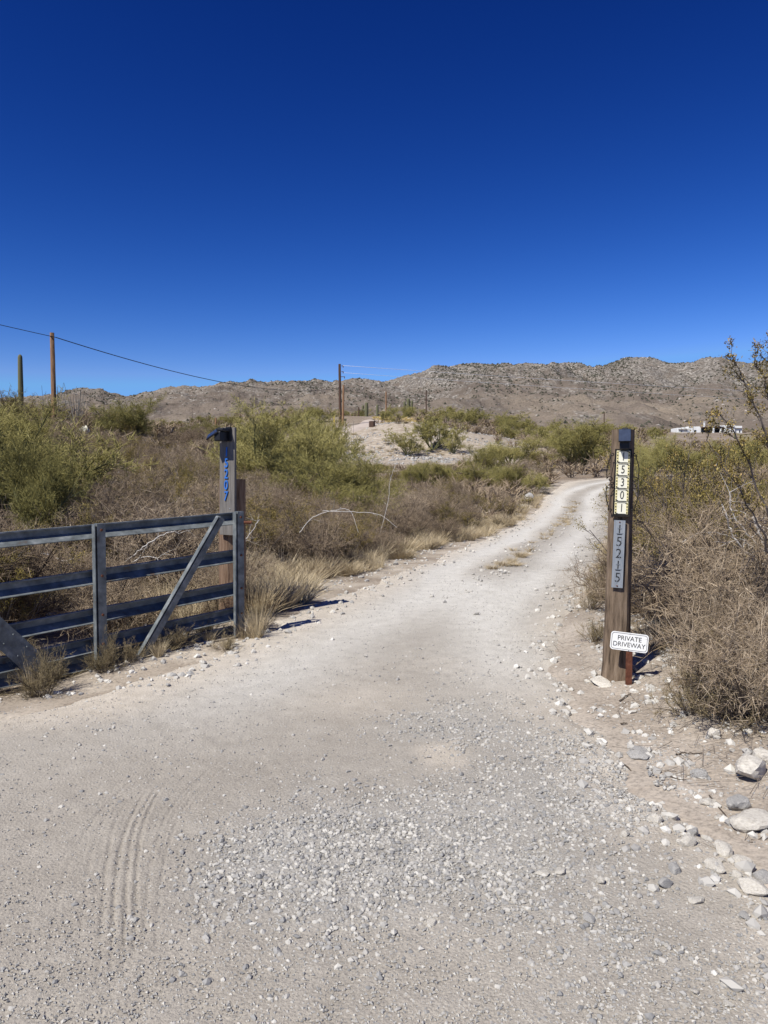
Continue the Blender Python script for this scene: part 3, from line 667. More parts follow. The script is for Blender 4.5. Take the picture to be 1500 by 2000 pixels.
rock(1440, 1578, 52, 'tall split grey stone above the broad boulder', 'rock_grey', 5, 1.1)
rock(1383, 1572, 34, 'buff stone with twigs lying on it', 'rock_pale', 6, 0.8)
rock(1365, 1520, 34, 'small grey stone half buried left of the limestone rock', 'rock_grey', 0)
rock(1395, 1440, 34, 'pale stone at the foot of the dry bush on the right', 'rock_pale', 7, 1.0)
rock(1280, 1610, 36, 'rounded white stone alone on the gravel right of centre', 'rock_pale', 8, 0.95)
rock(1300, 1738, 34, 'flat grey-topped stone low on the right gravel', 'rock_grey', 1)
rock(1362, 1768, 40, 'long pale stone low on the right gravel', 'rock_pale', 2, 0.55)
rock(1412, 1668, 44, 'cream stone in the heap of stones on the right bank', 'rock_pale', 3)
rock(1450, 1692, 52, 'long cream stone on top of the heap on the right bank', 'rock_pale', 4, 0.8)
rock(1398, 1705, 40, 'rounded pale stone at the lower left of the heap on the right bank', 'rock_pale', 5)
rock(1438, 1722, 26, 'white upright stone below the heap on the right bank', 'rock_pale', 6, 1.1)
rock(1470, 1750, 64, 'broad cream stone at the bottom of the right bank', 'rock_pale', 7, 0.7)
rock(1490, 1715, 54, 'grey stone at the right edge beside the heap', 'rock_grey', 8)
rock(1315, 1710, 34, 'squarish grey stone left of the heap on the right bank', 'rock_grey', 0, 1.0)
rock(1340, 1655, 40, 'pair-like pale stone in the middle of the right bank', 'rock_pale', 1)
rock(1355, 1632, 30, 'grey stone touching the mid-bank pale stone', 'rock_grey', 2)
rock(1095, 1712, 30, 'flat white stone at the end of a short row on the gravel', 'rock_pale', 3, 0.6)
rock(1062, 1714, 28, 'flat white stone in the middle of a short row on the gravel', 'rock_pale', 4, 0.6)
rock(1112, 1713, 16, 'little white stone at the right of a short row on the gravel', 'rock_pale', 5, 0.8)
rock(845, 1810, 26, 'single tan stone on the dust left of centre foreground', 'rock_pale', 6, 0.8)
rock(1150, 1806, 30, 'blue-grey stone in the lower right foreground', 'rock_grey', 7, 0.6)
rock(1455, 1800, 30, 'slate-grey stone near the lower right corner', 'rock_grey', 8, 0.6)
rock(1222, 1640, 22, 'small white stone beside the orange stain on the gravel', 'rock_pale', 0)
rock(1172, 1732, 24, 'small tan stone under the row of flat stones', 'rock_pale', 1)
rock(1423, 1975, 24, 'white chip near the bottom right corner', 'rock_pale', 2, 0.7)
rock(1336, 1975, 22, 'pale chip at the bottom edge right of centre', 'rock_pale', 3, 0.7)
rock(1178, 1336, 58, 'flat cream slab at the foot of the right number post', 'rock_pale', 4, 0.42)
rock(1150, 1334, 16, 'small pale stone left of the flat slab', 'rock_pale', 5)
rock(1098, 1334, 12, 'little white stone on the driveway edge before the post', 'rock_pale', 6)
rock(1250, 1475, 62, 'flat half-buried grey stone in the dust right of the apron', 'rock_grey', 7, 0.3)
rock(777, 1334, 10, 'little dark stone in the middle of the driveway', 'rock_grey', 8)
rock(855, 1319, 11, 'little flat dark stone right of the driveway middle', 'rock_grey', 0, 0.5)
rock(1032, 976, 18, 'upright grey rock in the grass left of the driveway bend', 'rock_grey', 1, 1.6)
rock(312, 1178, 34, 'rounded yellow boulder seen through the gate rails', 'rock_yellow', 2, 1.5, None, 'yellow_boulder')
rock(375, 1208, 46, 'low crumbly yellow rock beneath the gate brace', 'rock_yellow', 3, 0.8, None, 'yellow_boulder')
for k in range(34):                                       # look-alike loose stones
    u = random.uniform(1120, 1500); v = random.uniform(1560, 1990)
    if u < 1300 and random.random() < 0.5: continue
    rock(u, v, random.uniform(9, 22), 'fist-sized or smaller loose pale stone lying on the right-hand gravel', random.choice(['rock_pale', 'rock_pale', 'rock_grey']), None, 0.8, 'loose stones on the right-hand gravel', 'loose_stone')

# ================================================================== GATE
GO = Vector((-1.55, 7.98)); GD = Vector((-0.715, -0.70)).normalized(); GN = Vector((0.70, -0.715)).normalized()   # along the gate to the left, and towards the camera side
gate = empty('metal_gate', (GO.x, GO.y, tz(GO.x, GO.y)))
tag(gate, 'galvanised steel farm gate of channel rails standing open left of the driveway', 'gate')
def G(s, n, z): return Vector((GD.x * s + GN.x * n, GD.y * s + GN.y * n, z))
RAIL = [(.034, .104), (.034, .117), (-.006, .117), (-.006, .046), (.082, -.008), (.087, -.001), (0, .053), (0, .111), (.028, .111), (.028, .104)]
def gate_member(name, A, B, prof, side, outv, mat=M['galv'], label=None):
    d = (B - A); ln = d.length; d.normalize()
    bm = bm_new(); bm_prism(bm, prof, outv, side, d, ln, A)
    o = bm_obj(name, bm, mat, gate)
    if label: o['label'] = label
    return o
gn3 = Vector((GN.x, GN.y, 0)); gd3 = Vector((GD.x, GD.y, 0)); ZU = Vector((0, 0, 1))
for zr, zl in ((1.165, 0.985), (0.775, 0.535), (0.435, 0.165), (0.175, -0.10), (-0.02, -0.16)):
    A = G(-0.02, 0, zr); B = G(4.4, 0, zl)
    d = (B - A).normalized(); up = gn3.cross(d); up = up if up.z > 0 else -up
    gate_member('rail', A, B, RAIL, up, gn3)
POST = [(.052, -.034), (.125, -.034), (.125, .034), (.052, .034), (.052, .030), (.119, .030), (.119, -.030), (.052, -.030)]
def upright(s, z0, z1, w=1.0):
    bm = bm_new()
    bm_prism(bm, [(.090, -.036 * w), (.150, -.036 * w), (.150, .036 * w), (.090, .036 * w)], gn3, gd3, ZU, z1 - z0, G(s, 0, z0))
    o = bm_obj('upright', bm, M['galv'], gate)
    bm = bm_new(); bm_prism(bm, [(.090, .052 * w), (.150, .052 * w), (.150, .058 * w), (.090, .058 * w)], gn3, gd3, ZU, z1 - z0 - 0.01, G(s, 0, z0 + 0.005))
    bm_prism(bm, [(.092, .036 * w), (.098, .036 * w), (.098, .052 * w), (.092, .052 * w)], gn3, gd3, ZU, z1 - z0 - 0.02, G(s, 0, z0 + 0.01))
    bm_obj('channel_lip', bm, M['galv'], o)
    for zr, zl in ((1.165, 0.985), (0.775, 0.535), (0.435, 0.165), (0.175, -0.10)):
        z = zr + (zl - zr) * s / 4.4 + 0.07
        if z0 < z < z1:
            bm = bm_new(); r = bmesh.ops.create_cone(bm, segments=6, radius1=0.013, radius2=0.011, depth=0.012, cap_ends=True)
            bmesh.ops.rotate(bm, verts=r['verts'], cent=(0, 0, 0), matrix=Vector((0, 0, 1)).rotation_difference(gn3).to_matrix()); bm_obj('bolt', bm, M['rust'], o, G(s, 0.155, z))
upright(0.03, -0.03, 1.293, 1.0); upright(1.50, -0.06, 1.232, 1.05); upright(4.36, -0.15, 1.12)
def brace(sA, zA, sB, zB, w, name='diagonal_brace', n0=.153, n1=.205, label=None):
    A = G(sA, 0, zA); B = G(sB, 0, zB); d = (B - A).normalized(); side = d.cross(gn3).normalized()
    if side.dot(gd3) < 0: side = -side
    bm = bm_new(); bm_prism(bm, [(n0, -w), (n1, -w), (n1, w), (n0, w)], gn3, side, d, (B - A).length, A)
    o = bm_obj(name, bm, M['galv'], gate)
    bm = bm_new(); bm_prism(bm, [(n0 + .001, w + .014), (n1 + .004, w + .014), (n1 + .004, w + .020), (n0 + .001, w + .020)], gn3, side, d, (B - A).length - 0.01, A + d * 0.005)
    bm_prism(bm, [(n0 + .003, w), (n0 + .009, w), (n0 + .009, w + .014), (n0 + .003, w + .014)], gn3, side, d, (B - A).length - 0.02, A + d * 0.01)
    bm_obj('channel_lip', bm, M['galv'], o)
    if label: o['label'] = label
    return o, A, d
brace(0.28, 1.235, 1.18, -0.07, 0.030)
o, A, d = brace(2.03, 0.02, 2.95, 1.05, 0.085, 'wide_brace', .090, .097, 'wide dark steel brace at the left edge')
for k in (0.22, 0.38, 0.62, 0.95):
    for w in (-0.05, 0.05):
        side = d.cross(gn3).normalized()
        p = A + d * k + side * w + gn3 * 0.099
        bm = bm_new(); r = bmesh.ops.create_uvsphere(bm, u_segments=8, v_segments=5, radius=0.008); bmesh.ops.translate(bm, vec=p, verts=r['verts']); bm_obj('bolt', bm, M['galv'], o)
bm = bm_new(); r = bmesh.ops.create_cone(bm, segments=10, radius1=0.016, radius2=0.016, depth=0.16, cap_ends=True)
bmesh.ops.rotate(bm, verts=r['verts'], cent=(0, 0, 0), matrix=Matrix.Rotation(math.pi / 2, 3, 'Y')); bm_obj('latch_pin', bm, M['rust'], gate, G(-0.09, 0.03, 1.17))

# ------------------------------------------------------------------ timber post and number board by the gate
def log_geo(h, r0, r1, sides=20, rings=26, square=0.0, seed=1, flare=0.0, amp=0.006):
    rg = np.random.default_rng(seed); ang = np.arange(sides) * 2 * math.pi / sides
    zz = np.linspace(0, h, rings); V = []
    for z in zz:
        t = z / h; r = r0 + (r1 - r0) * t + flare * max(0, 1 - z / 0.25)**2
        c, s = np.cos(ang), np.sin(ang)
        sq = 1 / np.maximum(np.abs(c), np.abs(s)); sq = np.minimum(sq, 1.27)
        rad = r * ((1 - square) + square * sq)
        rad = rad + amp * fbm(ang * 2.2 + seed * 3, np.full(sides, z * 1.3), 3) + amp * 0.7 * np.sin(ang * 7 + seed + 0.6 * z)
        V.append(np.stack([rad * c, rad * s, np.full(sides, z)], -1))
    V = np.concatenate(V + [np.array([[0, 0, 0], [0, 0, h + 0.004]])])
    F = grid_faces(rings, sides); f = []
    for i in range(rings - 1): f.append((i * sides + sides - 1, i * sides, (i + 1) * sides, (i + 1) * sides + sides - 1))
    c0 = rings * sides
    tri = [(c0, (k + 1) % sides, k) for k in range(sides)] + [(c0 + 1, (rings - 1) * sides + k, (rings - 1) * sides + (k + 1) % sides) for k in range(sides)]
    return V, [F, np.array(f), np.array(tri)]
pb = on_ground(451, 8.95)
V, F = log_geo(1.68, 0.155, 0.145, 22, 26, 0.35, 3, 0.01, 0.008)
o = link('timber_post', build_mesh('timber_post', V, F, None, [M['timber']]), None, pb - Vector((0, 0, 0.06)), (0, 0.01, 0.3))
tag(o, 'thick brown weathered timber post behind the gate end', 'post')
bp_ = at(445, 1010, 8.74)
board = empty('number_board', (bp_.x, bp_.y, 0.98), 0.12); board.rotation_euler = (0, 0.012, -0.42)
tag(board, 'grey plank with blue house number 15207 fixed to the timber post', 'number board')
BH = 1.22
bm = bm_new(); bm_box(bm, (0, 0, BH / 2), (0.205, 0.038, BH), None, 0.003); bm_obj('plank', bm, M['plank'], board)
for k, ch in enumerate('15207'):
    text_obj('digit', ch, 0.150, M['blue'], board, (-0.003 - 0.002 * k, -0.026, 0.94 - k * 0.125), (math.pi / 2, 0, 0), 0.006, 0.72, 0.06, 0.0012)
for (x, z) in ((0.04, 0.30), (-0.02, 0.22), (0.055, 0.26)):
    bm = bm_new(); bmesh.ops.create_uvsphere(bm, u_segments=8, v_segments=5, radius=0.006); bm_obj('screw', bm, M['steel_plate'], board, (x, -0.02, z))
def solar_lamp(name, loc, rz, label, panel_rot, side):
    L_ = empty(name, loc, rz); tag(L_, label, 'solar light')
    bm = bm_new(); bm_box(bm, (0, -0.045, 0.0), (0.085, 0.085, 0.12), None, 0.012); bm_obj('lamp_housing', bm, M['black_plastic'], L_)
    bm = bm_new(); bm_box(bm, (0, -0.006, -0.05), (0.05, 0.014, 0.13), None, 0.003); bm_obj('bracket', bm, M['black_plastic'], L_)
    p = empty('tmp', (0, 0, 0)); bpy.data.objects.remove(p)
    fr = box_obj('panel_frame', side, (0.135, 0.014, 0.105), M['black_plastic'], L_, 0.003, panel_rot)
    bm = bm_new(); bm_box(bm, (0, -0.0085, 0), (0.118, 0.004, 0.09)); bm_obj('solar_panel', bm, M['solar'], fr)
    return L_
L1 = empty('solar_light', at(446, 848, 8.715), -0.42); tag(L1, 'black solar light with tilted panel on top of the grey number board', 'solar light')
bm = bm_new(); bm_box(bm, (-0.025, -0.105, -0.03), (0.085, 0.15, 0.11), None, 0.012); bm_obj('lamp_housing', bm, M['black_plastic'], L1)
bm = bm_new(); bm_box(bm, (0.02, -0.02, 0.0), (0.06, 0.03, 0.16), None, 0.004); bm_obj('bracket', bm, M['black_plastic'], L1)
bm = bm_new(); bm_box(bm, (0.0, -0.10, 0.045), (0.09, 0.14, 0.035), None, 0.008); bm_obj('lamp_cap', bm, M['black_plastic'], L1)
fr = box_obj('panel_frame', (-0.10, -0.15, 0.0), (0.17, 0.13, 0.013), M['black_plastic'], L1, 0.003, (math.radians(34), math.radians(-30), 0.1))
bm = bm_new(); bm_box(bm, (0, 0, 0.0085), (0.15, 0.10, 0.004)); bm_obj('solar_panel', bm, M['solar'], fr)

# ------------------------------------------------------------------ right number post and what hangs on it
rp = on_ground(1206, 6.11); RZ = math.atan2(rp.x, rp.y) * -1.0       # faces the camera's side of the drive
PTOP = 1.985
V, F = log_geo(PTOP + 0.05, 0.103, 0.083, 28, 60, 0.55, 8, 0.014, 0.007)
post_o = link('number_post', build_mesh('number_post', V, F, None, [M['tie']]), None, (rp.x, rp.y, rp.z - 0.05), (0, math.radians(1.0), RZ))
tag(post_o, 'tall weathered timber post carrying two house numbers right of the driveway', 'post')
def on_post(u, v, front):
    """point on the post's face plane: 'front' metres before the post's axis"""
    d = rp.y - front; return at(u, v, d)
# the tiled number
tp = on_post(1213, 1005, 0.112)
tiles = empty('tile_number_plaque', tp, RZ); tiles.rotation_euler = (0, math.radians(1.4), RZ)
tag(tiles, 'cream and yellow tile house number 15301 in a black scrolled iron frame', 'number plaque')
TW, TH = 0.108, 0.100
bm = bm_new(); bm_box(bm, (0, 0.004, 0.5 * 5 * TH), (TW + 0.014, 0.012, 5 * TH + 0.022), None, 0.002); bm_obj('frame_plate', bm, M['iron'], tiles)
for s in (-1, 1): box_obj('frame_rail', (s * (TW / 2 + 0.006), -0.006, 2.5 * TH), (0.008, 0.022, 5 * TH + 0.02), M['iron'], tiles, 0.001)
box_obj('frame_ledge', (0, -0.006, -0.010), (TW + 0.03, 0.026, 0.014), M['iron'], tiles, 0.001)
for k, ch in enumerate('15301'):
    zc = (4.5 - k) * TH
    t = box_obj('tile', (0, -0.006, zc), (TW - 0.006, 0.008, TH - 0.004), M['cream_tile'], tiles, 0.0015); t['label'] = 'tile with digit %s' % ch
    for s in (-1, 1): box_obj('border', (s * (TW / 2 - 0.012), -0.0048, 0), (0.014, 0.0018, TH - 0.010), M['yellow_glaze'], t)
    bm = bm_new()
    for s in (-1, 1):
        for q in range(4): bm_box(bm, (s * (TW / 2 - 0.012), -0.0062, (q - 1.5) * 0.023), (0.008, 0.0012, 0.009 if q % 2 else 0.013))
        bm_box(bm, (s * (TW / 2 - 0.020), -0.0052, s * (TH / 2 - 0.009)), (0.014, 0.0014, 0.007))
    bm_box(bm, (0, -0.0052, TH / 2 - 0.006), (TW - 0.04, 0.0014, 0.0035)); bm_box(bm, (0, -0.0052, -TH / 2 + 0.006), (TW - 0.04, 0.0014, 0.0035))
    bm_obj('border_dots', bm, M['black_paint'], t)
    text_obj('digit', ch, 0.090, M['black_paint'], t, (0, -0.0058, 0), (math.pi / 2, 0, 0), 0.0012, 0.72, 0.05, -0.0004)
def scroll(s, z0, z1, z_in):
    """an S of iron rod beside the frame"""
    pts = []
    x0 = s * (TW / 2 + 0.012)
    def curl(cx, cz, r, a0, turns, flip):
        out = []
        for i in range(15):
            t = i / 14; a = a0 + flip * turns * 2 * math.pi * t; rr = r * (1 - 0.72 * t)
            out.append((cx + rr * math.cos(a), -0.004, cz + rr * math.sin(a)))
        return out
    big = curl(x0 + s * 0.026, z_in, 0.024, math.pi if s < 0 else 0.0, 1.1, (1 if z1 < z_in else -1) * s * -1)
    sml = curl(x0 + s * 0.016, z1, 0.016, math.pi if s < 0 else 0.0, 0.9, (1 if z1 > z_in else -1) * s * -1)
    mid_ = [(x0 + s * (0.052 - 0.022 * t + 0.010 * math.sin(t * math.pi)), -0.004, z_in + (z1 - z_in) * (0.14 + 0.72 * t)) for t in np.linspace(0, 1, 9)]
    pts = big[::-1] + mid_ + sml
    tube_obj('scroll', pts, 0.0042, M['iron'], tiles, 6)
for s in (-1, 1):
    scroll(s, 0, 0.47, 0.275); scroll(s, 0, 0.03, 0.225)
    tube_obj('scroll_strut', [(s * (TW / 2 + 0.008), -0.004, 0.25), (s * (TW / 2 + 0.03), -0.004, 0.25)], 0.004, M['iron'], tiles, 6)
# the stencilled plate
sp_ = on_post(1205, 1148, 0.118)
plate = empty('metal_number_plate', sp_, RZ); plate.rotation_euler = (math.radians(-1.0), math.radians(1.6), RZ)
tag(plate, 'silver metal strip with stencilled house number 15215 on the right post', 'number plate')
bm = bm_new(); bm_box(bm, (0, 0, 0.265), (0.085, 0.004, 0.53), None, 0.0008); bm_obj('plate', bm, M['steel_plate'], plate)
for k, ch in enumerate('15215'):
    dg = text_obj('digit', ch, 0.105, M['black_paint'], plate, (0.0, -0.003, 0.455 - k * 0.094), (math.pi / 2, 0, 0), 0.0008, 0.92, 0.03, -0.0004)
    bm = bm_new()
    if ch == '1': bm_box(bm, (0.002, -0.005, 0.455 - k * 0.094 - 0.026), (0.05, 0.002, 0.004)); bm_box(bm, (0.0, -0.005, 0.455 - k * 0.094 + 0.012), (0.03, 0.002, 0.003))
    elif ch == '5': bm_box(bm, (0.018, -0.005, 0.455 - k * 0.094 + 0.016), (0.003, 0.002, 0.05)); bm_box(bm, (-0.004, -0.005, 0.455 - k * 0.094 - 0.03), (0.004, 0.002, 0.02))
    else: bm_box(bm, (0.010, -0.005, 0.455 - k * 0.094 - 0.028), (0.003, 0.002, 0.024)); bm_box(bm, (0.0, -0.005, 0.455 - k * 0.094 + 0.006), (0.004, 0.002, 0.028))
    bm_obj('stencil_bridge', bm, M['steel_plate'], plate)
    if ch == '1': box_obj('digit_foot', (0.0015, -0.003, 0.455 - k * 0.094 - 0.036), (0.036, 0.001, 0.005), M['black_paint'], plate)
for z in (0.515, 0.015):
    bm = bm_new(); bmesh.ops.create_uvsphere(bm, u_segments=10, v_segments=6, radius=0.006); bm_obj('screw', bm, M['rust'], plate, (0, -0.003, z))
# solar light at the top
L2 = empty('solar_light', on_post(1220, 852, 0.10), RZ); tag(L2, 'black solar light with blue-grey panel at the top of the right post', 'solar light')
bm = bm_new(); bm_box(bm, (0.0, -0.045, -0.055), (0.075, 0.085, 0.10), None, 0.008); bm_obj('lamp_housing', bm, M['black_plastic'], L2)
fr = box_obj('panel_frame', (0.0, -0.100, 0.0), (0.092, 0.014, 0.105), M['black_plastic'], L2, 0.002, (math.radians(-22), 0, 0))
bm = bm_new(); bm_box(bm, (0, -0.0085, 0), (0.086, 0.004, 0.098)); bm_obj('solar_panel', bm, M['solar'], fr)
bm = bm_new(); bm_box(bm, (0.002, -0.05, 0.052), (0.05, 0.05, 0.02), None, 0.006); bm_obj('lamp_cap', bm, M['black_plastic'], L2)
bm = bm_new(); bm_box(bm, (0.0, -0.002, -0.06), (0.05, 0.02, 0.16), None, 0.004); bm_obj('bracket', bm, M['black_plastic'], L2)
# private driveway sign on its rusty stake
sg = at(1229, 1254, 5.86); gz = tz(at(1226, 1337, 5.93).x, 5.93)
sign = empty('driveway_sign', (sg.x, sg.y, gz), RZ * 0.9)
tag(sign, 'small white PRIVATE DRIVEWAY sign on a rusty stake before the right post', 'sign')
zc = sg.z - gz
def rrect(w, h, r, n=6):
    out = []
    for cx, cz, a0 in ((w/2 - r, h/2 - r, 0), (-w/2 + r, h/2 - r, 90), (-w/2 + r, -h/2 + r, 180), (w/2 - r, -h/2 + r, 270)):
        for k in range(n + 1):
            a = math.radians(a0 + 90 * k / n); out.append((cx + r * math.cos(a), cz + r * math.sin(a)))
    return out
RS = (0, math.radians(4.5), 0)
bm = bm_new(); bm_prism(bm, rrect(0.278, 0.142, 0.024), Vector((1, 0, 0)), Vector((0, 0, 1)), Vector((0, 1, 0)), 0.003)
panel = bm_obj('sign_panel', bm, M['white_paint'], sign, (0, 0, zc), RS)
bm = bm_new(); o1 = rrect(0.262, 0.126, 0.020); i1 = rrect(0.256, 0.120, 0.018)
va = [bm.verts.new((p[0], -0.0008, p[1])) for p in o1]; vb = [bm.verts.new((p[0], -0.0008, p[1])) for p in i1]
for k in range(len(o1)): bm.faces.new((va[k], va[(k+1) % len(o1)], vb[(k+1) % len(o1)], vb[k]))
bm_obj('border_line', bm, M['black_paint'], panel)
text_obj('lettering', 'PRIVATE', 0.052, M['black_paint'], panel, (0, -0.001, 0.024), (math.pi / 2, 0, 0), 0.0004, 0.92)
text_obj('lettering', 'DRIVEWAY', 0.052, M['black_paint'], panel, (0, -0.001, -0.025), (math.pi / 2, 0, 0), 0.0004, 0.92)
for z in (0.064, -0.064):
    bm = bm_new(); bmesh.ops.create_uvsphere(bm, u_segments=8, v_segments=5, radius=0.004); bm_obj('bolt', bm, M['steel_plate'], panel, (0, -0.001, z))
bm = bm_new(); u_ = [(-.024, 0), (.024, 0), (.024, .028), (.019, .028), (.019, .005), (-.019, .005), (-.019, .028), (-.024, .028)]
bm_prism(bm, [(a, b + 0.004) for a, b in u_], Vector((1, 0, 0)), Vector((0, 1, 0)), Vector((0, 0, 1)), zc + 0.09, Vector((0.0, 0, -0.05)))
bm_obj('stake', bm, M['rust'], sign, None, (0, math.radians(0.5), 0))

# ================================================================== POLES, WIRES, SMALL FAR THINGS
def pole(u, d, vtop, r, mat, label, name='utility_pole', lean=0.0, vbase=None):
    b = on_ground(u, d); top = at(u, vtop, d); h = top.z - b.z + 0.3
    V, F = log_geo(h, r, r * 0.78, 12, 14, 0.0, abs(int(u)), 0.0, r * 0.06)
    o = empty(name, (b.x, b.y, b.z - 0.3)); o.rotation_euler = (0, lean, 0); tag(o, label, 'pole', 'utility poles')
    link('shaft', build_mesh('shaft', V, F, None, [mat]), o)
    return o, top, h
o, LT, h_ = pole(109, 48, 650, 0.165, M['pole'], 'orange-brown bare pole on the left rise beside the saguaro', lean=-0.006)
bm = bm_new(); bm_box(bm, (0.0, -0.17, h_ - 0.25), (0.05, 0.06, 0.09), None, 0.01); bm_obj('wire_clamp', bm, M['iron'], o)
o, CT, h_ = pole(665, 122, 711, 0.24, M['pole_dark'], 'tallest dark utility pole beside the far dirt road', lean=-0.008)
for z in (0.3, 1.2, 2.0):
    bm = bm_new(); bm_box(bm, (0.45, -0.05, h_ - z), (0.75 if z > 1.5 else 0.35, 0.09, 0.09)); bm_box(bm, (0.75 if z > 1.5 else 0.55, -0.05, h_ - z - 0.12), (0.12, 0.12, 0.28)); bm_obj('crossarm', bm, M['pole_dark'], o)
pole(670, 124, 752, 0.20, M['pole'], 'shorter reddish pole leaning close behind the tallest one', lean=0.016)
pole(754, 142, 765, 0.15, M['pole'], 'slim brown pole at the end of the far dirt road')
pole(832, 165, 762, 0.14, M['pole_dark'], 'thin dark pole left of the rounded far boulder')
pole(701, 150, 795, 0.14, M['pole_dark'], 'short dark post right of the leaning pole', 'marker_pole')
pole(1178, 260, 806, 0.20, M['pole_dark'], 'lone distant pole above the round green tree near the right post')
pole(423, 110, 816, 0.15, M['pole'], 'small far pole just above the left solar light')
pole(1700, 260, 770, 0.2, M['pole_dark'], 'far pole outside the picture carrying the bright wires')
pole(-180, 38, 585, 0.17, M['pole'], 'pole outside the picture at the left end of the dark wire')
def wire(A, B, sag, r, mat, name, label, n=40):
    t = np.linspace(0, 1, n)[:, None]; A = np.array(A); B = np.array(B)
    p = A * (1 - t) + B * t; p[:, 2] -= sag * 4 * (t[:, 0] * (1 - t[:, 0]))
    return tag(tube_obj(name, p, r, mat, None, 5), label, 'wire')
W0 = at(109, 659, 47.78)
wire(at(-180, 592, 38), W0, 0.02, 0.020, M['wire'], 'overhead_wire', 'dark wire entering from the left edge to the bare pole')
wire(W0, at(664, 757, 121.8), 1.6, 0.030, M['wire'], 'overhead_wire', 'long dark wire sagging from the bare pole to the tallest pole')
wire(at(670, 714, 121.6), at(1700, 774, 260), 0.5, 0.026, M['wire_bright'], 'overhead_wire', 'upper bright wire running right from the tallest pole')
wire(at(672, 728, 121.6), at(1700, 790, 260), 0.5, 0.022, M['wire_bright'], 'overhead_wire', 'lower bright wire running right from the tallest pole')
b = on_ground(653, 117); o = box_obj('marker_post', (b.x, b.y, b.z + 0.9), (0.16, 0.1, 2.0), M['yellow_post'], None, 0.02)
tag(o, 'yellow cable marker post left of the tallest pole', 'marker post')
b = on_ground(675, 119); mb = empty('mailbox', b); tag(mb, 'small black box on a stake right of the tallest pole', 'box')
box_obj('box', (0, 0, 1.05), (0.32, 0.4, 0.36), M['black_plastic'], mb, 0.06); box_obj('stake', (0, 0, 0.42), (0.09, 0.09, 0.94), M['pole_dark'], mb)
b = hit(727, 834); V, F = log_geo(0.85, 0.45, 0.42, 14, 6, 0.3, 5, 0, 0.03)
tag(link('stump', build_mesh('stump', V, F, None, [M['pole_dark']]), None, b - Vector((0, 0, 0.1))), 'dark squat stump at the edge of the yellow grass', 'stump')

# ------------------------------------------------------------------ white house compound far right
hp = on_ground(1382, 300); HX = 1 / FPX * 300
house = empty('white_house', (hp.x, hp.y, hp.z - 1.0), 0.0)
tag(house, 'low white adobe house compound at the foot of the mountain', 'house')
def hx(u): return (u - 1382) * HX
def hz(v): return at(1382, v, 300).z - (hp.z - 1.0)
def wallbox(u0, u1, vt, y0, y1, name='wall'):
    z1 = hz(vt); return box_obj(name, ((hx(u0) + hx(u1)) / 2, (y0 + y1) / 2, z1 / 2), (hx(u1) - hx(u0), y1 - y0, z1), M['adobe'], house, 0.12)
w1 = wallbox(1319, 1341, 836, -1.0, 6); w2 = wallbox(1342, 1366, 833, 0.4, 8); w3 = wallbox(1366, 1409, 834, 3.2, 9)
w4 = wallbox(1409, 1430, 831, -1.5, 7); w5 = wallbox(1430, 1446, 832, -0.4, 7)
wallbox(1387, 1390, 832, -1.4, -0.6, 'column'); wallbox(1401, 1404, 831.5, -1.4, -0.6, 'column')
box_obj('porch_roof', ((hx(1373) + hx(1408)) / 2, 1.2, hz(834.6)), (hx(1408) - hx(1373), 5.4, 0.35), M['pole_dark'], house)
box_obj('porch_opening', ((hx(1373) + hx(1408)) / 2, 3.0, hz(841)), (hx(1408) - hx(1373), 0.3, 2.2), M['dark_glass'], house)
ch = box_obj('chimney', (hx(1377), 2.0, hz(830)), (0.55, 0.55, 2.2), M['adobe'], house, 0.05)
box_obj('chimney_cap', (0, 0, 1.2), (0.8, 0.8, 0.3), M['adobe'], ch, 0.05)
for (u, v, w, h, y) in ((1327, 843, 0.5, 0.5, -1.05), (1356, 842, 0.9, 0.9, 0.35), (1416, 840, 0.45, 0.45, -1.55), (1423, 840, 0.45, 0.45, -1.55), (1441, 843, 0.45, 0.9, -0.45)):
    wn_ = box_obj('window', (hx(u), y, hz(v)), (w, 0.12, h), M['dark_glass'], house); box_obj('sill', (0, -0.08, -h / 2 - 0.08), (w + 0.2, 0.2, 0.12), M['adobe'], wn_)
for (u0, u1, v, y) in ((1412, 1428, 834.3, -1.7), (1430, 1445, 837, -0.6), (1321, 1338, 839.5, -1.2)):
    box_obj('canopy', ((hx(u0) + hx(u1)) / 2, y, hz(v)), (hx(u1) - hx(u0), 0.5, 0.22), M['pole_dark'], house)

